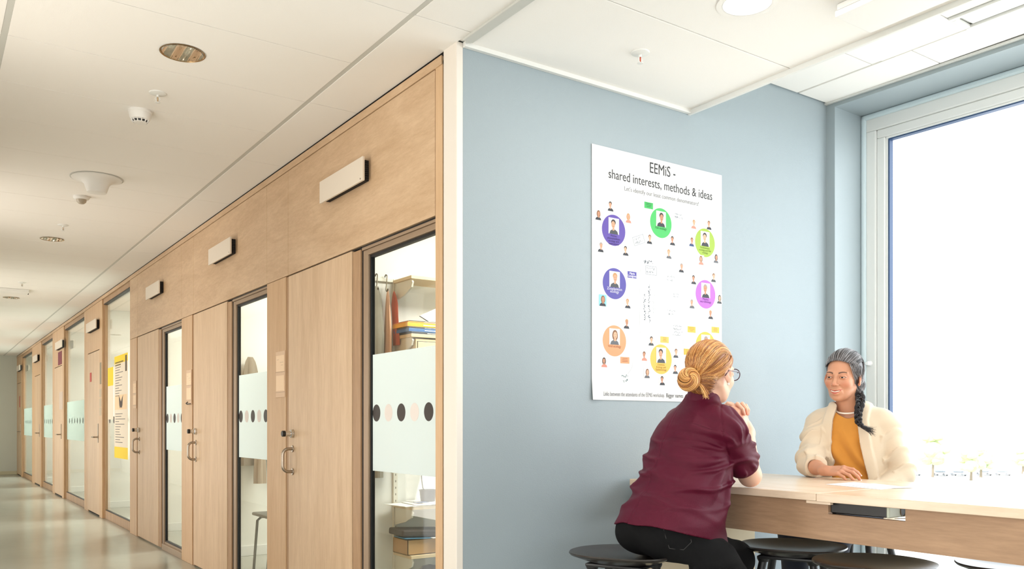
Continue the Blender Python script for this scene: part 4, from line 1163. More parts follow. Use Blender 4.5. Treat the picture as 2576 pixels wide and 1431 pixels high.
def relax(V, F, it=2, lam=.5):
    """light Laplacian smoothing of the net"""
    n = len(V)
    E = np.concatenate([F[:, [0, 1]], F[:, [1, 2]], F[:, [2, 3]], F[:, [3, 0]]])
    for _ in range(it):
        acc = np.zeros_like(V); w = np.zeros(n)
        for a, b in ((0, 1), (1, 0)):
            for c in range(3): acc[:, c] += np.bincount(E[:, a], V[E[:, b], c], n)
            w += np.bincount(E[:, a], minlength=n)
        V = V+(acc/np.maximum(w, 1)[:, None]-V)*lam
    return V
def frame_M(c, f, up=(0, 0, 1), scale=1.0, roll=0):
    """local axes: x = forward, y = left, z = up"""
    f = Vector(f).normalized(); u = Vector(up); l = u.cross(f).normalized(); u = f.cross(l).normalized()
    if roll:
        q = Matrix.Rotation(roll, 3, f); l = q @ l; u = q @ u
    M = np.array([[f.x, l.x, u.x], [f.y, l.y, u.y], [f.z, l.z, u.z]])*scale
    return M, np.array(c, float)
def big_mesh(name, V, F, m_, parent, col=None):
    me = bpy.data.meshes.new(name)
    V = np.asarray(V, float)
    if parent is not None:
        mi = np.array(parent_inv(parent)); V = V@mi[:3, :3].T+mi[:3, 3]
    me.vertices.add(len(V)); me.vertices.foreach_set('co', V.astype(np.float32).ravel())
    me.loops.add(F.size); me.loops.foreach_set('vertex_index', F.astype(np.int32).ravel())
    me.polygons.add(len(F)); me.polygons.foreach_set('loop_start', np.arange(0, F.size, F.shape[1], dtype=np.int32))
    try: me.polygons.foreach_set('loop_total', np.full(len(F), F.shape[1], dtype=np.int32))
    except Exception: pass
    me.polygons.foreach_set('use_smooth', np.ones(len(F), bool))
    me.update(calc_edges=True); me.validate()
    if col is not None:
        ca = me.color_attributes.new('Col', 'FLOAT_COLOR', 'POINT')
        C4 = np.ones((len(V), 4), np.float32); C4[:, :3] = col
        ca.data.foreach_set('color', C4.ravel())
    return mesh_obj(name, me, m_, parent)
def vcol_mat(name, rough=.5, sss=0.0, spec=.4, bump=0, bscale=400, var=0):
    m = bpy.data.materials.new(name); m.use_nodes = True; nt = m.node_tree; b = nt.nodes['Principled BSDF']
    a = nt.nodes.new('ShaderNodeVertexColor'); a.layer_name = 'Col'
    nt.links.new(a.outputs[0], b.inputs['Base Color']); b.inputs['Roughness'].default_value = rough
    b.inputs['Specular IOR Level'].default_value = spec
    if sss:
        b.inputs['Subsurface Weight'].default_value = sss; b.inputs['Subsurface Radius'].default_value = (.012, .005, .003); b.inputs['Subsurface Scale'].default_value = 1
    if bump:
        tc = nt.nodes.new('ShaderNodeTexCoord'); n = nt.nodes.new('ShaderNodeTexNoise'); n.inputs['Scale'].default_value = bscale
        bp = nt.nodes.new('ShaderNodeBump'); bp.inputs['Strength'].default_value = bump; bp.inputs['Distance'].default_value = .002
        nt.links.new(tc.outputs['Object'], n.inputs['Vector']); nt.links.new(n.outputs['Fac'], bp.inputs['Height']); nt.links.new(bp.outputs['Normal'], b.inputs['Normal'])
    return m
def strands_mesh(name, curves, m_, parent, n=5, cols=None):
    """curves: list of (points Nx3, radii N) -> one mesh of fine locks with per-lock colour"""
    VV = []; FF = []; CC = []; base = 0
    for ci, (P, r) in enumerate(curves):
        P = np.asarray(P, float); N = len(P)
        T = np.gradient(P, axis=0); T /= np.maximum(np.linalg.norm(T, axis=1), 1e-9)[:, None]
        ref = np.array([.3, .2, .93]); U = np.cross(T, ref); U /= np.maximum(np.linalg.norm(U, axis=1), 1e-6)[:, None]
        for i in range(1, N):
            if (U[i]*U[i-1]).sum() < 0: U[i] *= -1
        Wv = np.cross(T, U); an = np.arange(n)*2*pi/n
        ring = P[:, None, :]+(U[:, None, :]*np.cos(an)[None, :, None]+Wv[:, None, :]*np.sin(an)[None, :, None])*np.asarray(r)[:, None, None]
        VV.append(ring.reshape(-1, 3))
        i0 = (np.arange(N-1)[:, None]*n+np.arange(n)[None, :]); i1 = (np.arange(N-1)[:, None]*n+(np.arange(n)[None, :]+1) % n)
        FF.append(np.stack([i0, i1, i1+n, i0+n], -1).reshape(-1, 4)+base); base += N*n
        if cols is not None: CC.append(np.repeat(np.array(cols[ci])[None, :], N*n, 0))
    return big_mesh(name, np.concatenate(VV), np.concatenate(FF), m_, parent, np.concatenate(CC) if cols is not None else None)
def rgbl(*c): return np.array(lin(c)[:3])

# ---------------------------------------------------------------- head in its own frame (x forward, y left, z up, metres, origin between the ears at eye height)
def head_sdf(smile=0.0, jaw=1.0):
    s = Sdf()
    s.ell((-.014, 0, .036), (.094, .073, .083))
    s.ell((.026, 0, -.028), (.062, .057, .080), k=.03)
    s.ell((.032, 0, -.064), (.046, .043*jaw, .040), k=.022)
    s.ell((.062, 0, -.096), (.018, .020, .014), k=.022)
    for y in (-1, 1):
        s.ell((.052, y*(.037+.002*smile), -.030+.004*smile), (.026+.002*smile, .022, .022), k=.020)
        s.cone((.078, y*.014, .019), (.070, y*.044, .020), .010, .008, k=.012)
        s.cone((-.01, y*.048, -.045), (.040, y*.026, -.086), .013, .012, k=.02)
    for y in (-1, 1): s.ell((.093, y*.031, .000), (.015, .018, .0115), k=.010, op=1)
    s.cone((.083, 0, .012), (.100, 0, -.028), .0075, .0090, k=.010)
    s.ell((.103, 0, -.033), (.0105, .0105, .0085), k=.006)
    for y in (-1, 1): s.ell((.093, y*.0125, -.036), (.0095, .0065, .0062), k=.005)
    for y in (-1, 1): s.ell((.099, y*.0065, -.0425), (.004, .003, .002), k=.002, op=1)
    # muzzle and lips
    s.ell((.074, 0, -.062), (.018, .028, .022), k=.012)
    w = .022+.008*smile
    up = .0075*smile
    s.chain([(.079-.010*smile, -w, -.066+up), (.0895, -.010, -.0620), (.0915, 0, -.0632), (.0895, .010, -.0620), (.079-.010*smile, w, -.066+up)], [.0022, .0046, .0040, .0046, .0022], k=.004)
    s.chain([(.079-.010*smile, -w, -.068+up), (.0875, -.009, -.0745-.002*smile), (.0885, 0, -.0755-.002*smile), (.0875, .009, -.0745-.002*smile), (.079-.010*smile, w, -.068+up)], [.002, .0048, .0052, .0048, .002], k=.004)
    if smile:
        s.chain([(.088, -w*.74, -.0655+up*.6), (.0965, 0, -.0690), (.088, w*.74, -.0655+up*.6)], [.0022, .0046, .0022], k=.002, op=1)
        for y in (-1, 1): s.chain([(.086, y*.018, -.040), (.080, y*.034, -.056), (.070, y*.037, -.072)], [.002, .0028, .001], k=.008, op=1)
    # eyelids around the eyeballs
    for y in (-1, 1):
        s.ell((.0775, y*.031, .0004), (.0130, .0155, .0124), k=.004)
        s.ell((.0895, y*.031, -.0010+.0005*smile), (.010, .0122, .0045-.0017*smile), k=.0015, op=1)
    # ears
    for y in (-1, 1):
        c = math.cos(.35); sn = math.sin(.35)*y
        R = np.array([[c, -sn, 0], [sn, c, 0], [0, 0, 1]])
        R2 = R@np.array([[math.cos(-.18), 0, math.sin(-.18)], [0, 1, 0], [-math.sin(-.18), 0, math.cos(-.18)]])
        s.ell((-.004, y*.0785, -.006), (.0180, .0062, .031), R2, k=.003)
        s.ell((.001, y*.0845, .001), (.0105, .0052, .019), R2, k=.0025, op=1)
        s.ell((.000, y*.0765, -.032), (.0080, .0048, .0085), k=.003)
    return s
def head_color(L, base, lip, brow, browc, warm):
    """albedo by anatomical region: lips, brows, ears and nose a little redder"""
    C = np.repeat(base[None, :], len(L), 0)
    def blend(w, c):
        C[:] = C*(1-w[:, None])+c[None, :]*w[:, None]
    def bump(c, r): return np.clip(1.2-np.sqrt((((L-np.array(c))/np.array(r))**2).sum(1)), 0, 1)
    for y in (-1, 1):
        blend(bump((.07, y*.04, -.034), (.03, .022, .018))*.45, warm)
        blend(bump((0, y*.078, -.01), (.02, .012, .03))*.5, warm)
    blend(bump((.105, 0, -.034), (.016, .014, .010))*.4, warm)
    return C, blend, bump

def hand_sdf(s, W, D, N, side, size=1.0, curl=(.5, .5, .55, .6), spread=.10, thumb=(.7, .5), bend2=1.0, r=1.0, k=.006):
    """hand from wrist W; D = direction of the palm towards the knuckles, N = back-of-hand normal, side = +1 if the thumb lies along N x D ..."""
    W = np.array(W, float); D = np.array(D, float); D /= np.linalg.norm(D)
    N = np.array(N, float); N -= D*(N@D); N /= np.linalg.norm(N)
    T = np.cross(N, D)*side            # towards the thumb
    z = size
    P = lambda d, t, n: W+(D*d+T*t+N*n)*z
    s.chain([P(-.02, 0, 0), P(.012, 0, 0)], [.024*z, .023*z], k=.012)
    R = np.stack([D, T, N], 1)
    s.ell(P(.045, .002, 0), (.046*z, .036*z, .0145*z), R, k=.012)
    s.cone(P(.020, .018, -.005), P(.060, .026, -.003), .014*z, .012*z, k=.010)
    s.cone(P(.022, -.020, -.004), P(.062, -.028, -.002), .012*z, .010*z, k=.010)
    tips = []
    Ls = [(.044, .026, .020), (.048, .030, .021), (.045, .028, .020), (.036, .021, .018)]
    ts = [.028, .010, -.009, -.027]; ds = [.083, .088, .084, .075]; rs = [.0088, .0090, .0085, .0075]
    for i in range(4):
        an = spread*(1.5-i)
        d = D*math.cos(an)+T*math.sin(an)
        p = P(ds[i], ts[i], .001); pts = [P(ds[i]-.03, ts[i]*.9, .001), p]; c = curl[i]; tot = 0
        for j, l in enumerate(Ls[i]):
            tot += c*(1.0, 1.25*bend2, .75*bend2)[j]
            dd = d*math.cos(tot)-N*math.sin(tot)
            p = p+dd*l*z; pts.append(p)
        rr = rs[i]*z*r
        s.chain(pts, [rr*1.08, rr*1.12, rr*1.0, rr*.93, rr*.80], k=k)
        s.ell(pts[1], (rr*1.22,)*3, k=.006)
        tips.append((pts[-1], dd, N, pts))
    a, b = thumb
    p = P(.020, .026, -.006); dd = D*math.cos(a)+T*math.sin(a)-N*.35; dd /= np.linalg.norm(dd)
    p1 = p+dd*.040*z; d2 = D*math.cos(a-b)+T*math.sin(a-b)-N*.45; d2 /= np.linalg.norm(d2)
    p2 = p1+d2*.030*z; d3 = D*math.cos(a-b*1.6)+T*math.sin(a-b*1.6)-N*.4; d3 /= np.linalg.norm(d3); p3 = p2+d3*.024*z
    s.chain([p, p1, p2, p3], [.015*z, .0115*z, .0100*z, .0082*z], k=.007)
    tips.append((p3, d3, N, [p, p1, p2, p3]))
    return tips
def nails(tips, name, parent, sz=1.0):
    V = []; F = []
    q = MB()
    for i, (p, d, n) in enumerate([t[:3] for t in tips]):
        d = Vector(d).normalized(); n = Vector(n); n = (n-d*n.dot(d)).normalized(); t = d.cross(n)
        nn = n
        c = Vector(p)+d*.001+nn*.0060*sz
        P = [c+d*(math.cos(a)*.0062)*sz+t*(math.sin(a)*.0048)*sz-nn*(abs(math.sin(a))**2*.0012) for a in [2*pi*k/14 for k in range(14)]]
        n0 = len(q.v); q.add(P+[c+nn*.0012], [(k, (k+1) % 14, 14) for k in range(14)])
    return q.build(name, mat('nail_pink', (232, 190, 176), .25), parent, True)
def loft_fn(tab, yaw, pz=2.0, zlo=None, zhi=None, kcap=.02):
    """horizontal superellipse sections: rows of (z, cx, cy, a, b); a across the facing direction 'yaw', b sideways"""
    T_ = np.array(tab, float); c, s_ = math.cos(yaw), math.sin(yaw)
    lo = T_[0, 0] if zlo is None else zlo; hi = T_[-1, 0] if zhi is None else zhi
    def f(P):
        z = P[:, 2]
        cx = np.interp(z, T_[:, 0], T_[:, 1]); cy = np.interp(z, T_[:, 0], T_[:, 2]); a = np.interp(z, T_[:, 0], T_[:, 3]); b = np.interp(z, T_[:, 0], T_[:, 4])
        dx, dy = P[:, 0]-cx, P[:, 1]-cy
        u = (dx*c+dy*s_)/a; v = (-dx*s_+dy*c)/b
        q = (np.abs(u)**pz+np.abs(v)**pz)**(1/pz)
        g = np.sqrt((u/np.maximum(q, 1e-6)/a)**2+(v/np.maximum(q, 1e-6)/b)**2)
        d = (q-1)/np.maximum(g, 1e-6)*.92
        return smax(smax(d, z-hi, kcap), lo-z, kcap)
    return f
def smooth_rows(tab, n=60):
    """Catmull-Rom through the rows"""
    T_ = np.array(tab, float); z = np.linspace(T_[0, 0], T_[-1, 0], n); out = [z]
    for k in range(1, T_.shape[1]):
        m_ = np.gradient(T_[:, k], T_[:, 0]); i = np.clip(np.searchsorted(T_[:, 0], z)-1, 0, len(T_)-2)
        h_ = T_[i+1, 0]-T_[i, 0]; t = (z-T_[i, 0])/h_
        out.append((2*t**3-3*t**2+1)*T_[i, k]+(t**3-2*t**2+t)*h_*m_[i]+(-2*t**3+3*t**2)*T_[i+1, k]+(t**3-t**2)*h_*m_[i+1])
    return np.stack(out, 1)
def folds(P, amp, dirs):
    """sum of directed creases; dirs: (direction, frequency, phase, sharpness)"""
    d = np.zeros(len(P))
    for (n, f, ph, sh, am) in dirs:
        n = np.array(n, float); n /= np.linalg.norm(n)
        w = P@n*f+ph+1.1*np.sin(P@np.array([7., 9., 5.])+ph)+.6*np.sin(P@np.array([-13., 11., 9.])+2*ph)
        e = .5+.5*np.sin(w)
        env = .5+.5*np.sin(P@np.array([9., -6., 8.])+ph*3)
        d += am*(e**sh)*env
    return d*amp

def largest(V, F):
    """keep the biggest connected piece"""
    n = len(V); lab = np.arange(n)
    E = np.concatenate([F[:, [0, 1]], F[:, [1, 2]], F[:, [2, 3]]])
    while True:
        m = np.minimum(lab[E[:, 0]], lab[E[:, 1]]); new = lab.copy()
        np.minimum.at(new, lab[E[:, 0]], m); np.minimum.at(new, lab[E[:, 1]], m)
        while True:
            nn = new[new]
            if (nn == new).all(): break
            new = nn
        new = new[lab] if len(new) == n else new
        if (new == lab).all(): break
        lab = new
    best = np.bincount(lab).argmax(); keep = lab == best
    idx = np.cumsum(keep)-1
    return V[keep], idx[F[keep[F].all(1)]]
# ================================================================ people
def person_mesh(pieces):
    VV = []; FF = []; CC = []; b = 0
    for V, F, C in pieces:
        VV.append(V); FF.append(F+b); CC.append(C); b += len(V)
    return np.concatenate(VV), np.concatenate(FF), np.concatenate(CC)
def in_frame(fr, sdf):
    """evaluate a head-frame sdf on world points"""
    M, c = fr
    sc = np.linalg.norm(M[:, 0]); Mi = M/sc/sc
    return lambda P: sdf.ev((P-c)@Mi)*sc
def head_mesh(fr, hs, h, neck):
    M, c = fr; sc = np.linalg.norm(M[:, 0])
    s = Sdf(); s.p = list(hs.p)
    Mi = M/sc/sc
    N0 = [(np.array(p)-c)@Mi for p in neck[0]]; r0 = [r/sc for r in neck[1]]
    for i in range(len(N0)-1): s.cone(N0[i], N0[i+1], r0[i], r0[i+1], k=.022)
    lo = np.array([-.125, -.10, -.13]); hi = np.array([.128, .10, .135])
    lo = np.minimum(lo, np.min([n-.05 for n in N0], 0)); hi = np.maximum(hi, np.max([n for n in N0], 0)+np.array([.03, .03, 0]))
    V, F = s.mesh(lo, hi, h/sc)
    V = relax(V, F, 1, .4)
    return V, F
def to_world(fr, V): return V@fr[0].T+fr[1]
def hair_path(a, b, cen, rad, n=14, lift=0.004, sag=0.0, dens=None):
    """great-circle style path on the hair ellipsoid in the head frame"""
    A = (np.array(a)-cen)/rad; B = (np.array(b)-cen)/rad
    la, lb = np.linalg.norm(A), np.linalg.norm(B); A = A/la; B = B/lb
    w = math.acos(np.clip(A@B, -1, 1)); t = np.linspace(0, 1, n)
    if w < 1e-3: w = 1e-3
    D = (np.sin((1-t)*w)[:, None]*A+np.sin(t*w)[:, None]*B)/math.sin(w)
    L = np.interp(t, [0, .12, .9, 1], [max(.97, min(la, 1.0)), 1+lift/.09, 1+lift/.09, lb])
    P = D*L[:, None]
    P[:, 2] -= sag*np.sin(t*pi)
    return P*rad+cen

SKIN_M = vcol_mat('skin', .45, sss=.12, spec=.35, bump=.12, bscale=900)
HAIR_M = vcol_mat('hair_strands', .36, spec=.5)

# ---------------------------------------------------------------- the woman in the maroon shirt, seen from behind
A_ = empty('person', (2.30, 2.48, 0), label='person in a short-sleeved maroon shirt, seen from behind, hands clasped under the chin', cat='person')
F1 = frame_M((2.612, 2.353, 1.362), (.99, .10, -.02), scale=1.03)
hs = head_sdf(.2)
V, F = head_mesh(F1, hs, .0022, ([(2.592, 2.362, 1.32), (2.584, 2.372, 1.25), (2.575, 2.385, 1.18)], [.049, .046, .050]))
base1 = rgbl(224, 182, 158); 
C, blend, bump_ = head_color(V, base1, None, None, None, rgbl(224, 140, 118))
hp = (to_world(F1, V), F, C)
arm = Sdf()
RE, RWr = (2.768, 2.290, .951), (2.876, 2.388, 1.126)
LE, LWr = (2.800, 2.580, .951), (2.898, 2.452, 1.126)
RS_, LS_ = (2.565, 2.225, 1.125), (2.62, 2.57, 1.12)
arm.chain([RS_, (2.655, 2.250, 1.035), RE], [.055, .050, .046], k=.02)
arm.chain([RE, (2.80, 2.325, 1.02), RWr], [.042, .039, .0255], k=.016)
arm.chain([LS_, LE], [.052, .042], k=.02); arm.chain([LE, (2.84, 2.54, 1.02), LWr], [.042, .038, .0255], k=.016)
tr_ = hand_sdf(arm, (2.876, 2.393, 1.138), (-.36, .13, .92), (.34, -.92, .24), 1, 1.08, (.80, .78, .82, .88), .15, (.50, .45), 1.25, r=.86, k=.002)
tl_ = hand_sdf(arm, (2.886, 2.452, 1.138), (-.36, -.16, .92), (.16, .96, .24), -1, 1.08, (.86, .84, .86, .90), .15, (.35, .45), 1.25, r=.86, k=.002)
V, F = arm.mesh((2.46, 2.14, .88), (2.99, 2.68, 1.32), .0021); V = relax(V, F, 1, .3)
Ca = np.repeat(base1[None, :], len(V), 0)
tips = [t[0] for t in tr_+tl_]
for t in tips:
    w = np.clip(1.3-np.linalg.norm(V-t, axis=1)/.018, 0, 1)*.45; Ca = Ca*(1-w[:, None])+rgbl(222, 132, 108)*w[:, None]
w = np.clip(1.4-np.linalg.norm(V-np.array(RE)-np.array([0, 0, -.03]), axis=1)/.045, 0, 1)*.3; Ca = Ca*(1-w[:, None])+rgbl(224, 150, 124)*w[:, None]
trunk = Sdf()
tab1 = smooth_rows([(.62, 2.44, 2.40, .222, .205), (.72, 2.424, 2.408, .228, .207), (.81, 2.446, 2.404, .196, .200), (.90, 2.494, 2.40, .164, .186), (1.00, 2.520, 2.398, .143, .182), (1.08, 2.544, 2.40, .126, .176),
     (1.15, 2.560, 2.40, .112, .168), (1.20, 2.570, 2.395, .090, .126), (1.235, 2.576, 2.385, .070, .086), (1.285, 2.584, 2.378, .058, .060)])
ti = tab1.copy(); ti[:, 3] -= .035; ti[:, 4] -= .035
trunk.fn(loft_fn(ti, 0, 2.2, zlo=.82), 0)
trunk.ell((2.39, 2.42, .765), (.12, .14, .075), k=.03)
KR, KL = (2.605, 2.170, .455), (2.800, 2.385, .598)
AR, AL = (2.640, 2.150, .10), (2.830, 2.450, .10)
trunk.chain([(2.42, 2.33, .735), (2.50, 2.26, .62), KR, AR], [.055, .055, .045, .035], k=.02); trunk.chain([(2.42, 2.50, .745), KL, AL], [.055, .045, .035], k=.02)
Vt, Ft = trunk.mesh((2.15, 2.0, .05), (3.0, 2.75, 1.25), .011)
V, F, C = person_mesh([hp, (V, F, Ca), (Vt, Ft, np.repeat(base1[None, :], len(Vt), 0))])
big_mesh('body', V, F, SKIN_M, A_, C)

# shirt: one garment with sleeves, hem slanting to the front
sh = Sdf()
sh.fn(loft_fn(tab1, 0, 2.25, kcap=.01), 0)
sh.chain([(2.565, 2.345, 1.200), (2.565, 2.270, 1.172), (2.562, 2.228, 1.135)], [.050, .058, .064], k=.03)
sh.chain([(2.58, 2.45, 1.195), (2.605, 2.52, 1.165), (2.62, 2.57, 1.125)], [.050, .058, .062], k=.03)
sl0, sl1 = np.array((2.560, 2.228, 1.13)), np.array((2.708, 2.268, .985))
sh.cone(sl0, sl1+(sl1-sl0)*.12, .064, .058, k=.012)
sh.cone((2.62, 2.57, 1.12), (2.77, 2.58, .99), .062, .056, k=.02)
# hollow at hem, cuffs and neck
dR = sl1-sl0; dR /= np.linalg.norm(dR); torso1 = loft_fn(tab1, 0, 2.25, kcap=.01)
def cuff_cut(P, c=sl1, d=dR):
    q = (P-c)@d
    r = np.linalg.norm((P-c)-q[:, None]*d, axis=1)-.10
    return np.maximum(np.maximum(np.maximum(-q, q-.18), r), .014-torso1(P))      # inside (negative) beyond the cuff
sh.fn(cuff_cut, 0, 1)
dL = np.array((.80, .0, -.60)); cL = np.array((2.758, 2.585, 1.0))
sh.fn(lambda P: cuff_cut(P, cL, dL/np.linalg.norm(dL)), 0, 1)
sh.cone(sl1-dR*.03, sl1+dR*.02, .0475, .0500, k=.002, op=1)
hn = np.array((-.27, -.02, -.96)); hn /= np.linalg.norm(hn)
hem0 = np.array((2.19, 2.42, .788))
def hemf(P):   # front drops lower, the side is slit a little
    return (P-hem0)@hn-.003*np.sin(P[:, 1]*38+P[:, 0]*22)-.22*np.maximum(P[:, 0]-2.50, 0)
sh.fn(hemf, .0, 2)
inner = tab1.copy(); inner[:, 3] -= .007; inner[:, 4] -= .007
fi = loft_fn(inner, 0, 2.25)
sh.fn(lambda P: np.maximum(fi(P)+.004, P[:, 2]-.78), 0, 1)
nk = np.array((2.583, 2.372, 1.272)); nd_ = np.array((.30, -.05, .95)); nd_ /= np.linalg.norm(nd_)
sh.fn(lambda P: (P-nk)@nd_-.012, .004, 2)
sh.cone((2.580, 2.374, 1.262), (2.595, 2.366, 1.31), .053, .058, k=.003, op=1)
def shirt_disp(P):
    x, y, z = P[:, 0], P[:, 1], P[:, 2]
    d = folds(P, .0105, [((.55, .05, .83), 46, .3, 3.0, 1.0), ((.30, -.3, .9), 64, 2.1, 4.0, .8), ((-.25, .2, .95), 38, 4.0, 3.0, .8)])
    d *= np.clip((1.20-z)/.12, 0, 1)*np.clip((z-.74)/.1, .25, 1)
    # long drag lines from armpit to waist, on the near side
    q = (P-np.array([2.60, 2.22, 1.04])); r = np.linalg.norm(q, axis=1)+1e-6
    an = np.arctan2(q[:, 2], q[:, 0])
    sm = np.clip((2.44-y)/.05, 0, 1)*np.clip((r-.055)/.05, 0, 1)
    d += .0095*(np.maximum(np.sin(an*13+r*8+1.5*np.sin(z*20)), -.2)-.1)*np.exp(-((r-.15)/.09)**2)*sm
    d += .0045*np.sin(an*9+1+r*21)*np.exp(-((r-.26)/.12)**2)*sm
    hz = np.sin(z*46+2.2*np.sin(y*11)+1.4*np.sin(x*16)+z*z*20); d += .0125*np.maximum(hz, 0)**3.0*np.exp(-((z-.97)/.13)**2)*np.clip(.35+.65*np.sin(y*17+z*9), 0, 1)
    # hem stitching and back seam (a fine ridge)
    d += .0015*np.exp(-((y-2.425)/.0022)**2)*(x < 2.60)
    d -= .0022*np.exp(-((y-2.4305)/.0016)**2)*(x < 2.60)
    # shoulder seam where the sleeve is set
    s_ = (P-np.array([2.555, 2.235, 1.13]))@np.array([.55, -.80, .15])
    d -= .0035*np.exp(-((s_-.000)/.0030)**2)*((z > 1.0))
    sd = (P-np.array(sl1))@dR
    ns = (np.linalg.norm((P-sl1)-sd[:, None]*dR, axis=1) < .085)*(torso1(P) > .004)
    d *= 1-ns*np.clip(1-np.abs(sd)/.03, 0, 1)
    d += .0012*np.exp(-((sd+.020)/.0016)**2)*(np.linalg.norm(P-sl1, axis=1) < .1)
    return d
V, F = sh.mesh((2.13, 2.10, .60), (2.88, 2.72, 1.32), .0036, shirt_disp, margin=.012); V, F = largest(V, F); V = relax(V, F, 1, .35)
def cloth_mat(name, rgb, rough=.75, sheen=.2, bump=.25, sc=600, var=.08):
    m = mat(name, rgb, rough, bump=bump, bscale=sc, var=var, vscale=14)
    b = m.node_tree.nodes['Principled BSDF']; b.inputs['Sheen Weight'].default_value = sheen; b.inputs['Specular IOR Level'].default_value = .22
    return m
big_mesh('shirt', V, F, cloth_mat('maroon_cotton', (84, 12, 38), .52, .0), A_)
# stand collar
q = MB(); pts = []
M_, c_ = frame_M(nk, tuple(nd_)); 
ax = Vector(nd_); u_ = Vector((1, 0, 0)); u_ = (u_-ax*u_.dot(ax)).normalized(); w_ = ax.cross(u_)
Vc = []; Fc = []; n_ = 56
for j, (hh, rr) in enumerate([(-.034, .056), (-.014, .0615), (.006, .0612), (.020, .0603), (.0225, .0588), (.019, .0572), (-.02, .055)]):
    for i in range(n_):
        a = 2*pi*i/n_; back = .5-.5*math.cos(a)
        Vc.append(Vector(nk)+ax*(hh*(.35+.65*back)-.004)+(u_*math.cos(a)*1.05+w_*math.sin(a))*rr)
for j in range(6):
    for i in range(n_): Fc.append((j*n_+i, j*n_+(i+1) % n_, (j+1)*n_+(i+1) % n_, (j+1)*n_+i))
MB().add(Vc, Fc).build('collar', MATS['maroon_cotton'], A_, True)

pn = Sdf()
pn.ell((2.402, 2.42, .742), (.162, .182, .098)); pn.ell((2.378, 2.35, .728), (.132, .108, .090), k=.03); pn.ell((2.378, 2.49, .728), (.13, .10, .088), k=.03)
pn.chain([(2.40, 2.33, .722), (2.50, 2.26, .610), KR], [.112, .108, .086], k=.03); pn.chain([(2.42, 2.50, .735), KL], [.098, .066], k=.03)
pn.chain([KR, (2.66, 2.15, .30), AR], [.082, .062, .048], k=.03); pn.chain([KL, (2.82, 2.42, .35), AL], [.064, .060, .048], k=.03)
pn.plane((2.3, 2.4, .640), (0, 0, -1), .012)
pn.p[-1] = ((lambda P: np.where(np.linalg.norm(P[:, :2]-np.array([2.292, 2.52]), axis=1) < .30, .634-P[:, 2], -1.0)), .008, 2)
def pants_disp(P):
    return folds(P, .0045, [((.6, -.5, .6), 55, 1.0, 3, 1), ((.2, .5, .8), 70, 2.0, 4, .7)])-.0016*np.exp(-(((P-np.array([2.27, 2.33, .74]))@np.array([.9, .1, .45])-.05)/.002)**2)*(P[:, 1] < 2.42)
V, F = pn.mesh((2.12, 2.0, .055), (3.0, 2.78, .92), .0065, pants_disp, margin=.01); V = relax(V, F, 1, .4)
big_mesh('trousers', V, F, cloth_mat('black_denim', (11, 11, 13), .85, .0, .3, 900, .1), A_)
# hip pocket stitching
q = MB()
def onpants(pts, off=.0015):
    out = []
    for p in pts:
        p = np.array(p, float)
        for _ in range(8):
            e = 1e-3; d0 = pn.ev(p[None, :])[0]
            g = np.array([pn.ev((p+np.eye(3)[i]*e)[None, :])[0]-d0 for i in range(3)])/e
            p = p-g/max(np.linalg.norm(g), 1e-6)*(d0-off)
        out.append(p)
    return out
A0 = onpants([(2.24, 2.26, .80), (2.25, 2.25, .74), (2.27, 2.25, .685)]); q.tube(A0, .0011, 5)
A0 = onpants([(2.27, 2.25, .685), (2.33, 2.235, .69), (2.36, 2.23, .72)]); q.tube(A0, .0011, 5)
A0 = onpants([(2.36, 2.23, .72), (2.35, 2.23, .77), (2.33, 2.235, .80)]); q.tube(A0, .0011, 5)
q.build('pocket_stitching', mat('charcoal_thread', (64, 62, 62), .8), A_, True)
for nm, (ax_, ay_, dz) in (('shoe', (2.66, 2.145, .0)), ('shoe', (2.85, 2.445, .0))):
    so = Sdf(); so.ell((ax_+.06, ay_, .045), (.135, .046, .042)); so.ell((ax_-.02, ay_, .065), (.055, .042, .055), k=.03); so.plane((0, 0, .004), (0, 0, -1))
    V, F = so.mesh((ax_-.12, ay_-.08, -.02), (ax_+.24, ay_+.08, .15), .006); big_mesh(nm, V, F, mat('black_shoe', (24, 22, 22), .5), A_)

# hair swept back to a low bun
cen = np.array((-.018, 0, .040)); rad = np.array((.1020, .0800, .0890))
cap = Sdf(); cap.ell(cen, rad)
cap.ell((-.060, 0, -.038), (.046, .058, .050), k=.02)
cap.plane((.004, 0, .004), (.76, 0, -.65), .012)
for y in (-1, 1): cap.ell((-.002, y*.080, -.008), (.024, .018, .034), k=.008, op=1)
V, F = cap.mesh((-.14, -.10, -.11), (.11, .10, .145), .0030); V = relax(V, F, 2, .4)
hair = empty_ = None
hb = rgbl(150, 96, 52)
hair1 = big_mesh('hair', to_world(F1, V), F, HAIR_M, A_, np.repeat(hb[None, :], len(V), 0))
bun_c = np.array((-.138, .004, -.030))
rnd = random.Random(5)
pal = [rgbl(198, 136, 72), rgbl(176, 112, 56), rgbl(216, 160, 92), rgbl(150, 92, 46), rgbl(232, 184, 118), rgbl(128, 78, 40)]
curves = []; cols = []
def hairline(t):   # t: -1..1 from left ear over the brow to right ear
    a = t*1.30
    y = math.sin(a)*.078; z = .040+.060*math.cos(a)
    x = -.004+.090*max(0, math.cos(a))**.75
    return np.array((x, y, z))
def on_ell(x, y, sg=1):
    v = 1-((x-cen[0])/rad[0])**2-((y-cen[1])/rad[1])**2
    return np.array((x, y, cen[2]+sg*rad[2]*math.sqrt(max(v, .0))))
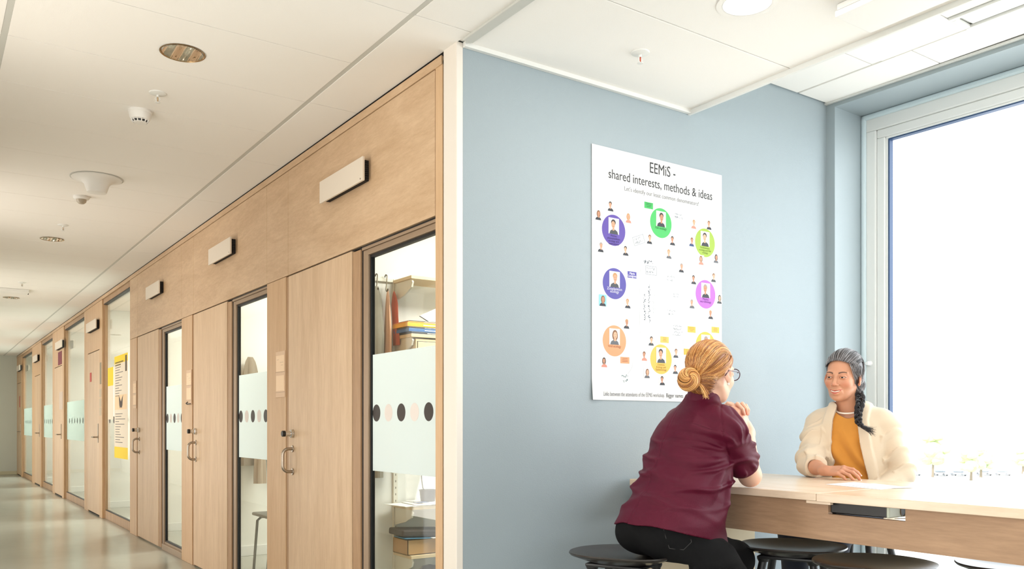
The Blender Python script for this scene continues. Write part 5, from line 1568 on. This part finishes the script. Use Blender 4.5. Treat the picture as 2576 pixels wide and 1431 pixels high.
def swept(p, a, tgt, lf, R_, direct=False):
    if direct:
        P = hair_path(p, tgt, cen, R_, 19, lift=lf)
    else:
        v = 1-((-.035-cen[0])/R_[0])**2-(.0785*math.sin(a*1.06)/R_[1])**2
        via = np.array((-.035, .0785*math.sin(a*1.06), cen[2]+R_[2]*math.sqrt(max(v, 0))))
        P1 = hair_path(p, via, cen, R_, 10, lift=lf); P2 = hair_path(via, tgt, cen, R_, 10, lift=lf)
        P1[-1] = cen+(via-cen)*(1+lf/.09)
        P = np.concatenate([P1, P2[1:]])
        for _ in range(3): P[1:-1] = (P[:-2]+P[1:-1]*2+P[2:])/4
    return cen+(P-cen)*(1+.010*np.sin(np.linspace(0, pi, len(P))))[:, None]
def edge_pt():      # behind the ear, along the lower edge of the hair
    u = rnd.random(); sg = rnd.choice((-1, 1))
    return np.array((.012-.075*u, sg*(.074-.006*u), .030-.062*u))+np.array([rnd.uniform(-.004, .004) for _ in range(3)])
for i in range(1500):
    t = rnd.uniform(-1.0, 1.0); a = t*1.30; p = hairline(t)+np.array((rnd.uniform(-.014, .004), 0, rnd.uniform(-.004, .004)))
    if rnd.random() < .25: p[0] -= rnd.uniform(0, .05)
    tgt = bun_c+np.array((.036, rnd.uniform(-.012, .012), rnd.uniform(-.014, .016)))
    lf = .0008+rnd.uniform(0, .0034)
    if i > 1100: p = edge_pt(); P = swept(p, 0, tgt, lf, rad, True)
    else: P = swept(p, a, tgt, lf, rad, abs(t) > rnd.uniform(.5, .9))
    n = len(P); r0 = rnd.uniform(.0006, .0014)
    curves.append((to_world(F1, P), np.interp(np.linspace(0, 1, n), [0, .1, .8, 1], [.0003, r0, r0, r0*.7])))
    cols.append(pal[rnd.choice([0, 0, 1, 2, 2, 3, 4, 5])]*rnd.uniform(.8, 1.1)*(.75 if i > 1100 else 1))
cn, rn = np.array((-.060, 0, -.038)), np.array((.0475, .0595, .0515))
for i in range(600):    # nape
    a = rnd.uniform(-2.1, 2.1); el = rnd.uniform(-1.2, .5)
    p = cn+rn*np.array((-math.cos(a)*math.cos(el), math.sin(a)*math.cos(el), math.sin(el)))
    tgt = bun_c+np.array((.034, rnd.uniform(-.010, .010), rnd.uniform(-.016, .006)))
    P = hair_path(p, tgt, cn, rn, 12, lift=.0006+rnd.uniform(0, .002)); r0 = rnd.uniform(.0006, .0012)
    curves.append((to_world(F1, P), np.interp(np.linspace(0, 1, 12), [0, .2, 1], [.0002, r0, r0]))); cols.append(pal[rnd.choice([0, 1, 3, 3, 5, 5])]*rnd.uniform(.7, 1.05))
def push_out(curves, sdf, fr, dmin=.0007):
    M, c = fr; sc = np.linalg.norm(M[:, 0]); L_ = [len(x[0]) for x in curves]
    P = (np.concatenate([x[0] for x in curves])-c)@(M/sc/sc)
    for _ in range(2):
        d = sdf.ev(P); e = 1e-3
        g = np.stack([sdf.ev(P+np.eye(3)[i]*e)-d for i in range(3)], 1); g /= np.maximum(np.linalg.norm(g, axis=1), 1e-9)[:, None]
        rnd_ = np.random.RandomState(3).uniform(0, .0022, len(L_)).repeat(L_)
        P = P+g*np.maximum(dmin+rnd_-d, 0)[:, None]
    P = P@M.T+c; out = []; k = 0
    for x, n in zip(curves, L_): out.append((P[k:k+n], x[1])); k += n
    return out
capd = Sdf(); capd.p = [q_ for q_ in cap.p if q_[2] == 0]
curves = push_out(curves, capd, F1)
strands_mesh('hair_locks', curves, HAIR_M, hair1, 5, cols)
# bun: coiled locks
bs = Sdf(); bs.ell(bun_c, (.028, .031, .033))
V, F = bs.mesh(bun_c-.06, bun_c+.06, .003); bun = big_mesh('hair_bun', to_world(F1, V), F, HAIR_M, hair1, np.repeat(rgbl(140, 88, 44)[None, :], len(V), 0))
curves = []; cols = []
axb = np.array((-.62, -.60, .30)); axb /= np.linalg.norm(axb); ub = np.cross(axb, (0, 0, 1)); ub /= np.linalg.norm(ub); vb = np.cross(axb, ub)
for i in range(330):
    ph = rnd.uniform(0, 2*pi); psi0 = rnd.uniform(0, 2*pi); n = 30; tt = np.linspace(0, rnd.uniform(.55, .95)*2*pi, n)
    R_, r_ = .0170, .0235+rnd.uniform(-.001, .0024)
    th = ph+tt; psi = psi0+tt*.75
    rad_ = R_+r_*np.cos(psi)
    P = bun_c+(ub[None, :]*np.cos(th)[:, None]+vb[None, :]*np.sin(th)[:, None]*1.10)*rad_[:, None]+axb[None, :]*(r_*np.sin(psi)*1.25)[:, None]
    r0 = rnd.uniform(.0007, .0015)
    curves.append((to_world(F1, P), np.interp(np.linspace(0, 1, n), [0, .15, .85, 1], [.0004, r0, r0, .0004])))
    cols.append(pal[rnd.choice([0, 1, 2, 2, 3, 4])]*rnd.uniform(.9, 1.12))
for i in range(70):    # loose tail tucked under the bun
    a = rnd.uniform(-1, 1); n = 10
    p0 = bun_c+np.array((.030, -.010, -.004)); p1 = np.array((-.098+rnd.uniform(-.008, .008), -.036+rnd.uniform(-.010, .008), -.055+a*.010)); p2 = np.array((-.088+rnd.uniform(-.014, .014), -.040+rnd.uniform(-.012, .012), -.094+a*.012))
    t = np.linspace(0, 1, n)[:, None]; P = (1-t)**2*p0+2*t*(1-t)*p1+t*t*p2
    curves.append((to_world(F1, P), np.interp(np.linspace(0, 1, n), [0, .5, 1], [.0016, .0020, .0006]))); cols.append(pal[rnd.choice([0, 2, 3, 4])])
strands_mesh('bun_locks', curves, HAIR_M, bun, 5, cols)
def eyes(fr, par, iris, gaze=(1, 0, 0)):
    g = np.array(gaze, float); g /= np.linalg.norm(g)
    for y in (-1, 1):
        bm = bmesh.new(); bmesh.ops.create_uvsphere(bm, u_segments=28, v_segments=20, radius=.0108)
        V = np.array([v.co[:] for v in bm.verts]); 
        bmesh.ops.triangulate(bm, faces=bm.faces[:]); bm.verts.index_update()
        F = np.array([[v.index for v in f.verts] for f in bm.faces]); bm.free()
        dt = V@g/.0108; C = np.repeat(rgbl(206, 196, 188)[None, :], len(V), 0); C[dt > .84] = iris; C[dt > .955] = rgbl(8, 8, 8)
        V = V+np.array((.0784, y*.031, -.0008))
        big_mesh('eye', to_world(fr, V), F, vcol_mat('eye_surface', .08) if 'eye_surface' not in bpy.data.materials else bpy.data.materials['eye_surface'], par, C)
eyes(F1, A_, rgbl(90, 110, 120))
# glasses
gl = empty('eyeglasses', (0, 0, 0)); gl.parent = A_; gl.matrix_parent_inverse = Matrix.Identity(4); gl.location = (Matrix(parent_inv(A_)) @ Vector((2.70, 2.35, 1.37)))
GM = mat('plum_acetate', (66, 36, 52), .25)
def hw(p): return tuple(to_world(F1, np.array(p)[None, :])[0])
q = MB()
for y in (-1, 1):
    q.tube([hw((.1055-.10*(abs(.033+.0245*math.cos(a))**2)*4, y*(.033+.0245*math.cos(a)), .000+.0225*math.sin(a))) for a in [2*pi*k/36 for k in range(37)]], .0019, 8)
q.tube([hw((.104, -.010, .006)), hw((.108, 0, .009)), hw((.104, .010, .006))], .0017, 8)
q.build('glasses_rim', GM, gl, True)
for y in (-1, 1):
    q = MB(); q.tube([hw((.0900, y*.0570, .006)), hw((.078, y*.0720, .007)), hw((.04, y*.0770, .008)), hw((-.004, y*.0815, .008)), hw((-.022, y*.0790, -.012))], .0022, 8, flat=1.0)
    q.build('temple_arm', GM, gl, True)
    q = MB(); n = 28; P = [hw((.1045-.10*(abs(.033+.023*math.cos(a))**2)*4, y*(.033+.023*math.cos(a)), .021*math.sin(a))) for a in [2*pi*k/n for k in range(n)]]
    q.add(P, [tuple(range(n))]); q.build('lens', glass('lens_glass', (.97, .97, 1), .8), gl)
q = MB(); p = hw((-.001, -.0785, -.043)); q.lathe([(0, -.006), (.0035, -.004), (.0045, 0), (.0035, .004), (0, .006)], p, (0, 0, 1), 14); q.build('earring', mat('pearl', (240, 230, 220), .2), A_, True)
q = MB(); nn_ = [t for t in tl_][1]; q.lathe([(.0085, -.003), (.0112, -.003), (.0120, 0), (.0112, .003), (.0085, .003)], tuple((np.array(nn_[3][1])*.4+np.array(nn_[3][2])*.6)), tuple(np.array(nn_[3][2])-np.array(nn_[3][1])), 18); q.build('ring', mat('black_ring', (20, 20, 20), .2), A_, True)
nails(tr_[:4]+tl_[:4], 'fingernails', A_)

# ---------------------------------------------------------------- the smiling woman in the pale cardigan
B_ = empty('person', (3.90, 2.54, 0), label='smiling person with a side braid, cream cardigan and mustard top behind the table', cat='person')
F2 = frame_M((3.757, 2.530, 1.391), (-.975, -.205, -.03), scale=1.045, roll=-.05)
hs2 = head_sdf(1.0, .95)
V, F = head_mesh(F2, hs2, .0018, ([(3.785, 2.535, 1.33), (3.80, 2.53, 1.265), (3.82, 2.53, 1.18)], [.050, .052, .062]))
base2 = rgbl(198, 144, 114)
C, blend, bump_ = head_color(V, base2, None, None, None, rgbl(186, 98, 74))
L = V
# lips
lw = .0305
inl = (L[:, 0] > .074) & (np.abs(L[:, 1]) < lw)
yy = np.abs(L[:, 1])/lw
zu = -.0590+.0055*yy**2; zl = -.0795+.0235*yy**1.7
wl = np.clip(np.minimum(zu-L[:, 2], L[:, 2]-zl)/.0014, 0, 1)*inl
blend(wl*.8, rgbl(170, 74, 66))
for y in (-1, 1):     # brows and lash lines
    s_ = (L[:, 1]*y-.013)/.036; ok = (s_ > 0) & (s_ < 1) & (L[:, 0] > .045)
    zc = .0180+.0075*np.sin(np.clip(s_, 0, 1)*pi*.75)-.003*np.clip(s_, 0, 1)
    th = .0037*(1-.55*np.clip(s_, 0, 1))
    blend(np.clip(1.5-np.abs(L[:, 2]-zc)/th, 0, 1)*ok*.92, rgbl(52, 34, 30))
    d_ = np.sqrt(((L[:, 1]*y-.031)/.0145)**2+((L[:, 2]+.0006)/.0058)**2)
    up_ = L[:, 2] > -.0006
    blend(np.clip(1-np.abs(d_-.98)/.22, 0, 1)*(L[:, 0] > .07)*np.where(up_, .85, .35), rgbl(50, 30, 26))
    blend(np.clip(1-np.abs(d_-1.6)/.8, 0, 1)*(L[:, 0] > .06)*.16, rgbl(150, 84, 62))
hp = (to_world(F2, V), F, C)
arm = Sdf()
S_R, E_R, W_R = (3.752, 2.672, 1.160), (3.600, 2.612, .955), (3.502, 2.448, .940)
S_L, E_L, W_L = (3.882, 2.382, 1.160), (3.925, 2.315, .915), (3.775, 2.345, .845)
arm.chain([S_R, E_R], [.045, .036], k=.02); arm.chain([E_R, (3.56, 2.545, .950), W_R], [.037, .034, .0235], k=.015)
arm.chain([S_L, E_L], [.045, .036], k=.02); arm.chain([E_L, W_L], [.037, .024], k=.015)
t2 = hand_sdf(arm, W_R, (.06, -.99, .05), (-.50, .0, .85), 1, .93, (.38, .42, .48, .55), .12, (.50, .35), 1.05, k=.0035)
t3 = hand_sdf(arm, W_L, (-.75, .60, -.25), (-.2, -.1, .95), -1, .93, (.3, .3, .35, .4), .10, (.6, .35), 1.0, k=.004)
V, F = arm.mesh((3.42, 2.20, .78), (3.98, 2.75, 1.24), .0024); V = relax(V, F, 1, .35)
V[:, 2] = np.where((V[:, 0] < 3.655) & (V[:, 2] < .9012), .9012, V[:, 2])
Ca = np.repeat(base2[None, :], len(V), 0)*np.array([.97, .93, .92])
for t in t2:
    w = np.clip(1.3-np.linalg.norm(V-t[0], axis=1)/.017, 0, 1)*.4; Ca = Ca*(1-w[:, None])+rgbl(206, 122, 98)*w[:, None]
YB = math.atan2(-.407, -.914)
tab2 = smooth_rows([(.66, 3.88, 2.53, .130, .175), (.80, 3.865, 2.53, .122, .158), (.92, 3.85, 2.53, .114, .150), (1.03, 3.838, 2.53, .118, .158), (1.12, 3.832, 2.53, .116, .166), (1.18, 3.826, 2.53, .098, .158),
     (1.225, 3.820, 2.53, .076, .118), (1.26, 3.812, 2.53, .062, .078), (1.30, 3.806, 2.53, .054, .060)])
trunk = Sdf(); ti = tab2.copy(); ti[:, 3] -= .022; ti[:, 4] -= .022; trunk.fn(loft_fn(ti, YB, 2.2, zhi=1.24), 0)
trunk.chain([(3.86, 2.60, .74), (3.44, 2.58, .63), (3.46, 2.58, .10)], [.07, .05, .035], k=.02); trunk.chain([(3.87, 2.45, .74), (3.46, 2.38, .63), (3.48, 2.38, .10)], [.07, .05, .035], k=.02)
Vt, Ft = trunk.mesh((3.3, 2.25, .04), (4.08, 2.80, 1.27), .010)
V, F, C = person_mesh([hp, (V, F, Ca), (Vt, Ft, np.repeat(base2[None, :], len(Vt), 0))])
big_mesh('body', V, F, SKIN_M, B_, C)
fx, fy = math.cos(YB), math.sin(YB)
def lat(P): return (P[:, 0]-3.835)*(-fy)+(P[:, 1]-2.53)*fx      # + = her left
def fwd(P): return (P[:, 0]-3.835)*fx+(P[:, 1]-2.53)*fy
# mustard top
tp = Sdf(); tt_ = tab2.copy(); tt_[:, 3] += .003; tt_[:, 4] += .002
tp.fn(loft_fn(tt_, YB, 2.2, zhi=1.26), 0)
tp.cone((3.79, 2.515, 1.22), (3.755, 2.50, 1.33), .064, .10, k=.004, op=1)
tp.fn(lambda P: P[:, 2]-1.235, .01, 2)
def top_disp(P):
    u = lat(P); z = P[:, 2]
    d = .0085*np.sin((u*.85+z*.55)*75+1.5*np.sin(z*14))*np.clip((1.16-z)/.12, 0, 1)
    d += folds(P, .004, [((.2, .8, .5), 60, 1, 3, 1), ((.1, .6, -.7), 45, 3, 3, .8)])
    return d
V, F = tp.mesh((3.62, 2.30, .68), (4.05, 2.76, 1.28), .0036, top_disp, margin=.01); V = relax(V, F, 1, .4)
big_mesh('top', V, F, cloth_mat('mustard_jersey', (200, 136, 56), .7, .2, .15, 500, .06), B_)
# cardigan
cg = Sdf(); tc_ = tab2.copy(); tc_[:, 3] += .013; tc_[:, 4] += .016
cg.fn(loft_fn(tc_, YB, 2.3, zhi=1.265), 0)
cg.chain([(3.80, 2.58, 1.20), (3.765, 2.655, 1.180), S_R], [.042, .052, .055], k=.03); cg.chain([(3.84, 2.47, 1.20), (3.87, 2.40, 1.180), S_L], [.042, .052, .055], k=.03)
E2 = np.array(E_R)+np.array((0, .004, .006)); 
cg.chain([S_R, E2], [.057, .051], k=.02); cuffc = np.array((3.562, 2.550, .954)); cd = np.array(W_R)-np.array(E_R); cd /= np.linalg.norm(cd)
cg.chain([E2, cuffc+cd*.02], [.051, .047], k=.02)
cg.fn(lambda P: np.maximum(-((P-cuffc)@cd), np.linalg.norm(P-cuffc, axis=1)-.09), 0, 1)
cg.cone(cuffc-cd*.03, cuffc+cd*.02, .038, .041, k=.002, op=1)
cg.chain([S_L, E_L], [.057, .051], k=.02); cg.chain([E_L, W_L], [.056, .040], k=.02)
def opening(P):
    z = P[:, 2]; u = lat(P)
    e0 = np.interp(z, [.65, .9, 1.05, 1.18, 1.25], [-.092, -.084, -.084, -.078, -.060]); e1 = np.interp(z, [.65, .9, 1.05, 1.18, 1.25], [.125, .092, .062, .045, .052])
    return np.maximum(np.maximum(e0-u, u-e1), -fwd(P)+.02)
cg.fn(opening, .003, 1)
cg.cone((3.80, 2.53, 1.22), (3.77, 2.51, 1.33), .066, .085, k=.006, op=1)
def card_disp(P):
    o = opening(P); z = P[:, 2]
    band = np.clip((.048-o)/.006, 0, 1)*(o > -.004)*(fwd(P) > .0)
    d = .0085*band
    d += folds(P, .0125, [((.3, .3, .9), 48, .5, 3.5, 1.0), ((-.2, .5, .85), 60, 2.5, 4, .8)])*(1-band*.7)*np.clip((1.215-z)/.06, .1, 1)
    for A0_, B0_ in ((np.array(S_R), np.array(E_R)), (np.array(S_L), np.array(E_L))):
        ax_ = B0_-A0_; L0 = np.linalg.norm(ax_); ax_ /= L0; q = P-A0_; s_ = q@ax_; r_ = np.linalg.norm(q-s_[:, None]*ax_, axis=1)
        m = (r_ < .085)*np.clip(s_/.05, 0, 1)*np.clip((L0+.05-s_)/.05, 0, 1)
        d += .0090*np.maximum(np.sin(s_*62+2.6*np.sin(q[:, 1]*34+q[:, 0]*20)), 0)**2.5*m
    q = P-cuffc; s_ = q@cd; d += .0035*np.exp(-((s_+.006)/.006)**2)*(np.linalg.norm(q, axis=1) < .08)
    return d
V, F = cg.mesh((3.44, 2.20, .66), (4.08, 2.82, 1.29), .0036, card_disp, margin=.012); V = relax(V, F, 1, .35)
V[:, 2] = np.where((V[:, 0] < 3.655) & (V[:, 2] < .9012), .9012, V[:, 2])
big_mesh('cardigan', V, F, cloth_mat('cream_crepe', (212, 194, 170), .8, .3, .2, 700, .04), B_)
# necklace
q = MB(); pts = []
for k in range(41):
    a = -pi*.98+2*pi*.98*k/40
    c_, s_ = math.cos(a), math.sin(a)
    f0 = .064*c_; l0 = .060*s_
    pts.append((3.795+fx*f0-fy*l0, 2.522+fy*f0+fx*l0, 1.232-.020*c_))
q.tube(pts, .0042, 10); q.build('necklace', mat('white_beads', (236, 226, 214), .35), B_, True)
sk = Sdf(); sk.chain([(3.86, 2.60, .745), (3.44, 2.58, .635), (3.46, 2.58, .10)], [.092, .070, .045], k=.03); sk.chain([(3.87, 2.45, .745), (3.46, 2.38, .635), (3.48, 2.38, .10)], [.092, .070, .045], k=.03)
sk.ell((3.89, 2.53, .765), (.14, .175, .108), k=.03)
V, F = sk.mesh((3.3, 2.22, .05), (4.1, 2.82, .92), .010); big_mesh('trousers', V, F, cloth_mat('navy_trousers', (36, 40, 52), .8, .1), B_)
for ay_ in (2.58, 2.38):
    so = Sdf(); so.ell((3.40, ay_, .045), (.13, .044, .042)); so.ell((3.48, ay_, .065), (.055, .042, .055), k=.03); so.plane((0, 0, .004), (0, 0, -1))
    V, F = so.mesh((3.22, ay_-.08, -.02), (3.58, ay_+.08, .15), .007); big_mesh('shoe', V, F, MATS['black_shoe'], B_)
eyes(F2, B_, rgbl(52, 30, 20), (1, .04, -.02))
# teeth
q = Sdf(); q.ell((.0845, 0, -.0672), (.0075, .0225, .0052)); V, F = q.mesh((.07, -.03, -.08), (.10, .03, -.055), .0012)
V[:, 2] += .0075*(np.abs(V[:, 1])/.0305)**2*1.2
big_mesh('teeth', to_world(F2, V), F, mat('tooth_white', (226, 218, 204), .3), B_)
nails(t2[:4], 'fingernails', B_, .95)
# hair: grey-streaked, swept to her left side
cap = Sdf(); rad2 = np.array((.1035, .0820, .0930)); cap.ell(cen, rad2)
cap.ell((-.050, .010, -.035), (.058, .070, .058), k=.02)
cap.plane((.006, 0, .012), (.80, 0, -.60), .014)
for y in (-1, 1): cap.ell((.004, y*.082, -.012), (.022, .018, .030), k=.008, op=1)
V, F = cap.mesh((-.14, -.10, -.12), (.12, .10, .15), .0030); V = relax(V, F, 2, .4)
hair2 = big_mesh('hair', to_world(F2, V), F, HAIR_M, B_, np.repeat(rgbl(62, 58, 60)[None, :], len(V), 0))
curves = []; cols = []; rnd = random.Random(9)
palg = [rgbl(66, 62, 64), rgbl(40, 38, 42), rgbl(118, 114, 116), rgbl(160, 158, 160), rgbl(88, 80, 76), rgbl(30, 28, 30)]
G = np.array((-.030, .066, -.070))
for i in range(1500):
    t = rnd.uniform(-1.0, 1.0); a = t*1.28
    p = np.array((.006+.083*max(0, math.cos(a))**.70+rnd.uniform(-.008, .005), math.sin(a)*.081, .034+.050*math.cos(a)+rnd.uniform(-.004, .004)))
    if rnd.random() < .3: p[0] -= rnd.uniform(0, .05)
    tg = G+np.array([rnd.uniform(-.012, .012) for _ in range(3)]); lf = .001+rnd.uniform(0, .0045)
    if i > 1250:
        p = edge_pt(); p[1] = abs(p[1]); P = swept(p, 0, tg, lf, rad2, True)
    else: P = swept(p, a, tg, lf, rad2, t > rnd.uniform(.55, .9))
    n = len(P); P = P+.0020*np.sin(np.linspace(0, 1, n)*rnd.uniform(4, 9)+rnd.uniform(0, 6))[:, None]*np.sin(np.linspace(0, pi, n))[:, None]
    r0 = rnd.uniform(.0006, .0013)
    curves.append((to_world(F2, P), np.interp(np.linspace(0, 1, n), [0, .08, .9, 1], [.0003, r0, r0, r0])))
    cols.append(palg[rnd.choice([0, 1, 2, 3, 3, 4]) if t < .75 else rnd.choice([0, 1, 4, 5])]*rnd.uniform(.85, 1.15))
cn2, rn2 = np.array((-.050, .010, -.035)), np.array((.0595, .0715, .0595))
for i in range(420):
    a = rnd.uniform(-1.9, 1.6); el = rnd.uniform(-.9, 1.0)
    p = cn2+rn2*np.array((-math.cos(a)*math.cos(el), math.sin(a)*math.cos(el), math.sin(el)))
    P = hair_path(p, G+np.array([rnd.uniform(-.010, .010) for _ in range(3)]), cn2, rn2, 12, lift=.0006+rnd.uniform(0, .0025)); r0 = rnd.uniform(.0007, .0013)
    curves.append((to_world(F2, P), np.interp(np.linspace(0, 1, 12), [0, .2, 1], [.0003, r0, r0]))); cols.append(palg[rnd.choice([0, 1, 2, 4, 5])]*rnd.uniform(.7, 1.1))
for i in range(26):    # wisps at the temple and crown
    t = rnd.uniform(.7, 1.1); a = t*1.2
    p = np.array((.03+.05*math.cos(a), math.sin(a)*.080, .05+.045*math.cos(a))); n = 9; s_ = np.linspace(0, 1, n)[:, None]
    d_ = np.array((rnd.uniform(-.01, .02), math.copysign(rnd.uniform(.006, .018), t), rnd.uniform(-.05, -.015)))
    P = p+d_*s_+np.array((0, math.copysign(.010, t), .006))*np.sin(s_*pi)
    curves.append((to_world(F2, P), np.linspace(.0005, .0002, n))); cols.append(palg[rnd.choice([0, 3])])
capd = Sdf(); capd.p = [q_ for q_ in cap.p if q_[2] == 0]
nw_ = len(curves)-26; curves = push_out(curves[:nw_], capd, F2)+curves[nw_:]
strands_mesh('hair_locks', curves, HAIR_M, hair2, 5, cols)
# braid over her left shoulder
g0 = to_world(F2, G[None, :])[0]
bp_ = np.array([g0, g0+np.array((-.022, -.022, -.035)), (3.738, 2.425, 1.262), (3.706, 2.415, 1.215), (3.690, 2.405, 1.172), (3.693, 2.388, 1.150)])
tp_ = np.linspace(0, len(bp_)-1, 60); path = np.stack([np.interp(tp_, range(len(bp_)), bp_[:, k]) for k in range(3)], 1)
for _ in range(12): path[1:-1] = (path[:-2]+path[1:-1]*2+path[2:])/4
T_ = np.gradient(path, axis=0); T_ /= np.linalg.norm(T_, axis=1)[:, None]
side_ = np.cross(T_, np.array((-.83, -.55, 0.))); side_ /= np.linalg.norm(side_, axis=1)[:, None]; nrm_ = np.cross(side_, T_)
curves = []; cols = []
wv = np.interp(np.linspace(0, 1, 60), [0, .15, .6, .85, 1], [.9, 1.1, .95, .75, .5])
for k in range(3):
    th = np.linspace(0, 9.5*pi/1.5, 60)+k*2*pi/3
    cx = np.sin(th)*.0125*wv; cz = np.sin(2*th)*.0065*wv
    for j in range(26):
        a = rnd.uniform(0, 2*pi); rr = .0085*math.sqrt(rnd.random())
        P = path+side_*(cx+rr*math.cos(a)*wv)[:, None]+nrm_*(cz+rr*math.sin(a)*wv)[:, None]+np.array([rnd.uniform(-.001, .001) for _ in range(3)])
        curves.append((P, np.full(60, rnd.uniform(.0012, .0021)))); cols.append(palg[rnd.choice([1, 5, 5, 5, 0])]*rnd.uniform(.6, 1.0)+(palg[2]-palg[5])*0)
e = path[-1]
for j in range(46):    # curling tuft at the end
    s_ = np.linspace(0, 1, 14)[:, None]; b1 = np.array((.018+rnd.uniform(-.008, .008), -.020+rnd.uniform(-.006, .006), -.016+rnd.uniform(-.008, .008))); b2 = np.array((.036+rnd.uniform(-.010, .010), -.040+rnd.uniform(-.012, .012), -.022+rnd.uniform(-.030, .014)))
    o_ = np.array([rnd.uniform(-.006, .006) for _ in range(3)])
    P = e+o_+2*s_*(1-s_)*b1+s_**2*b2
    curves.append((P, np.interp(np.linspace(0, 1, 14), [0, .5, 1], [.0016, .0011, .0003]))); cols.append(palg[5])
strands_mesh('braid', curves, HAIR_M, hair2, 5, cols)
make_stool('black bar stool under the woman in the cream cardigan', 3.91, 2.54, pi)
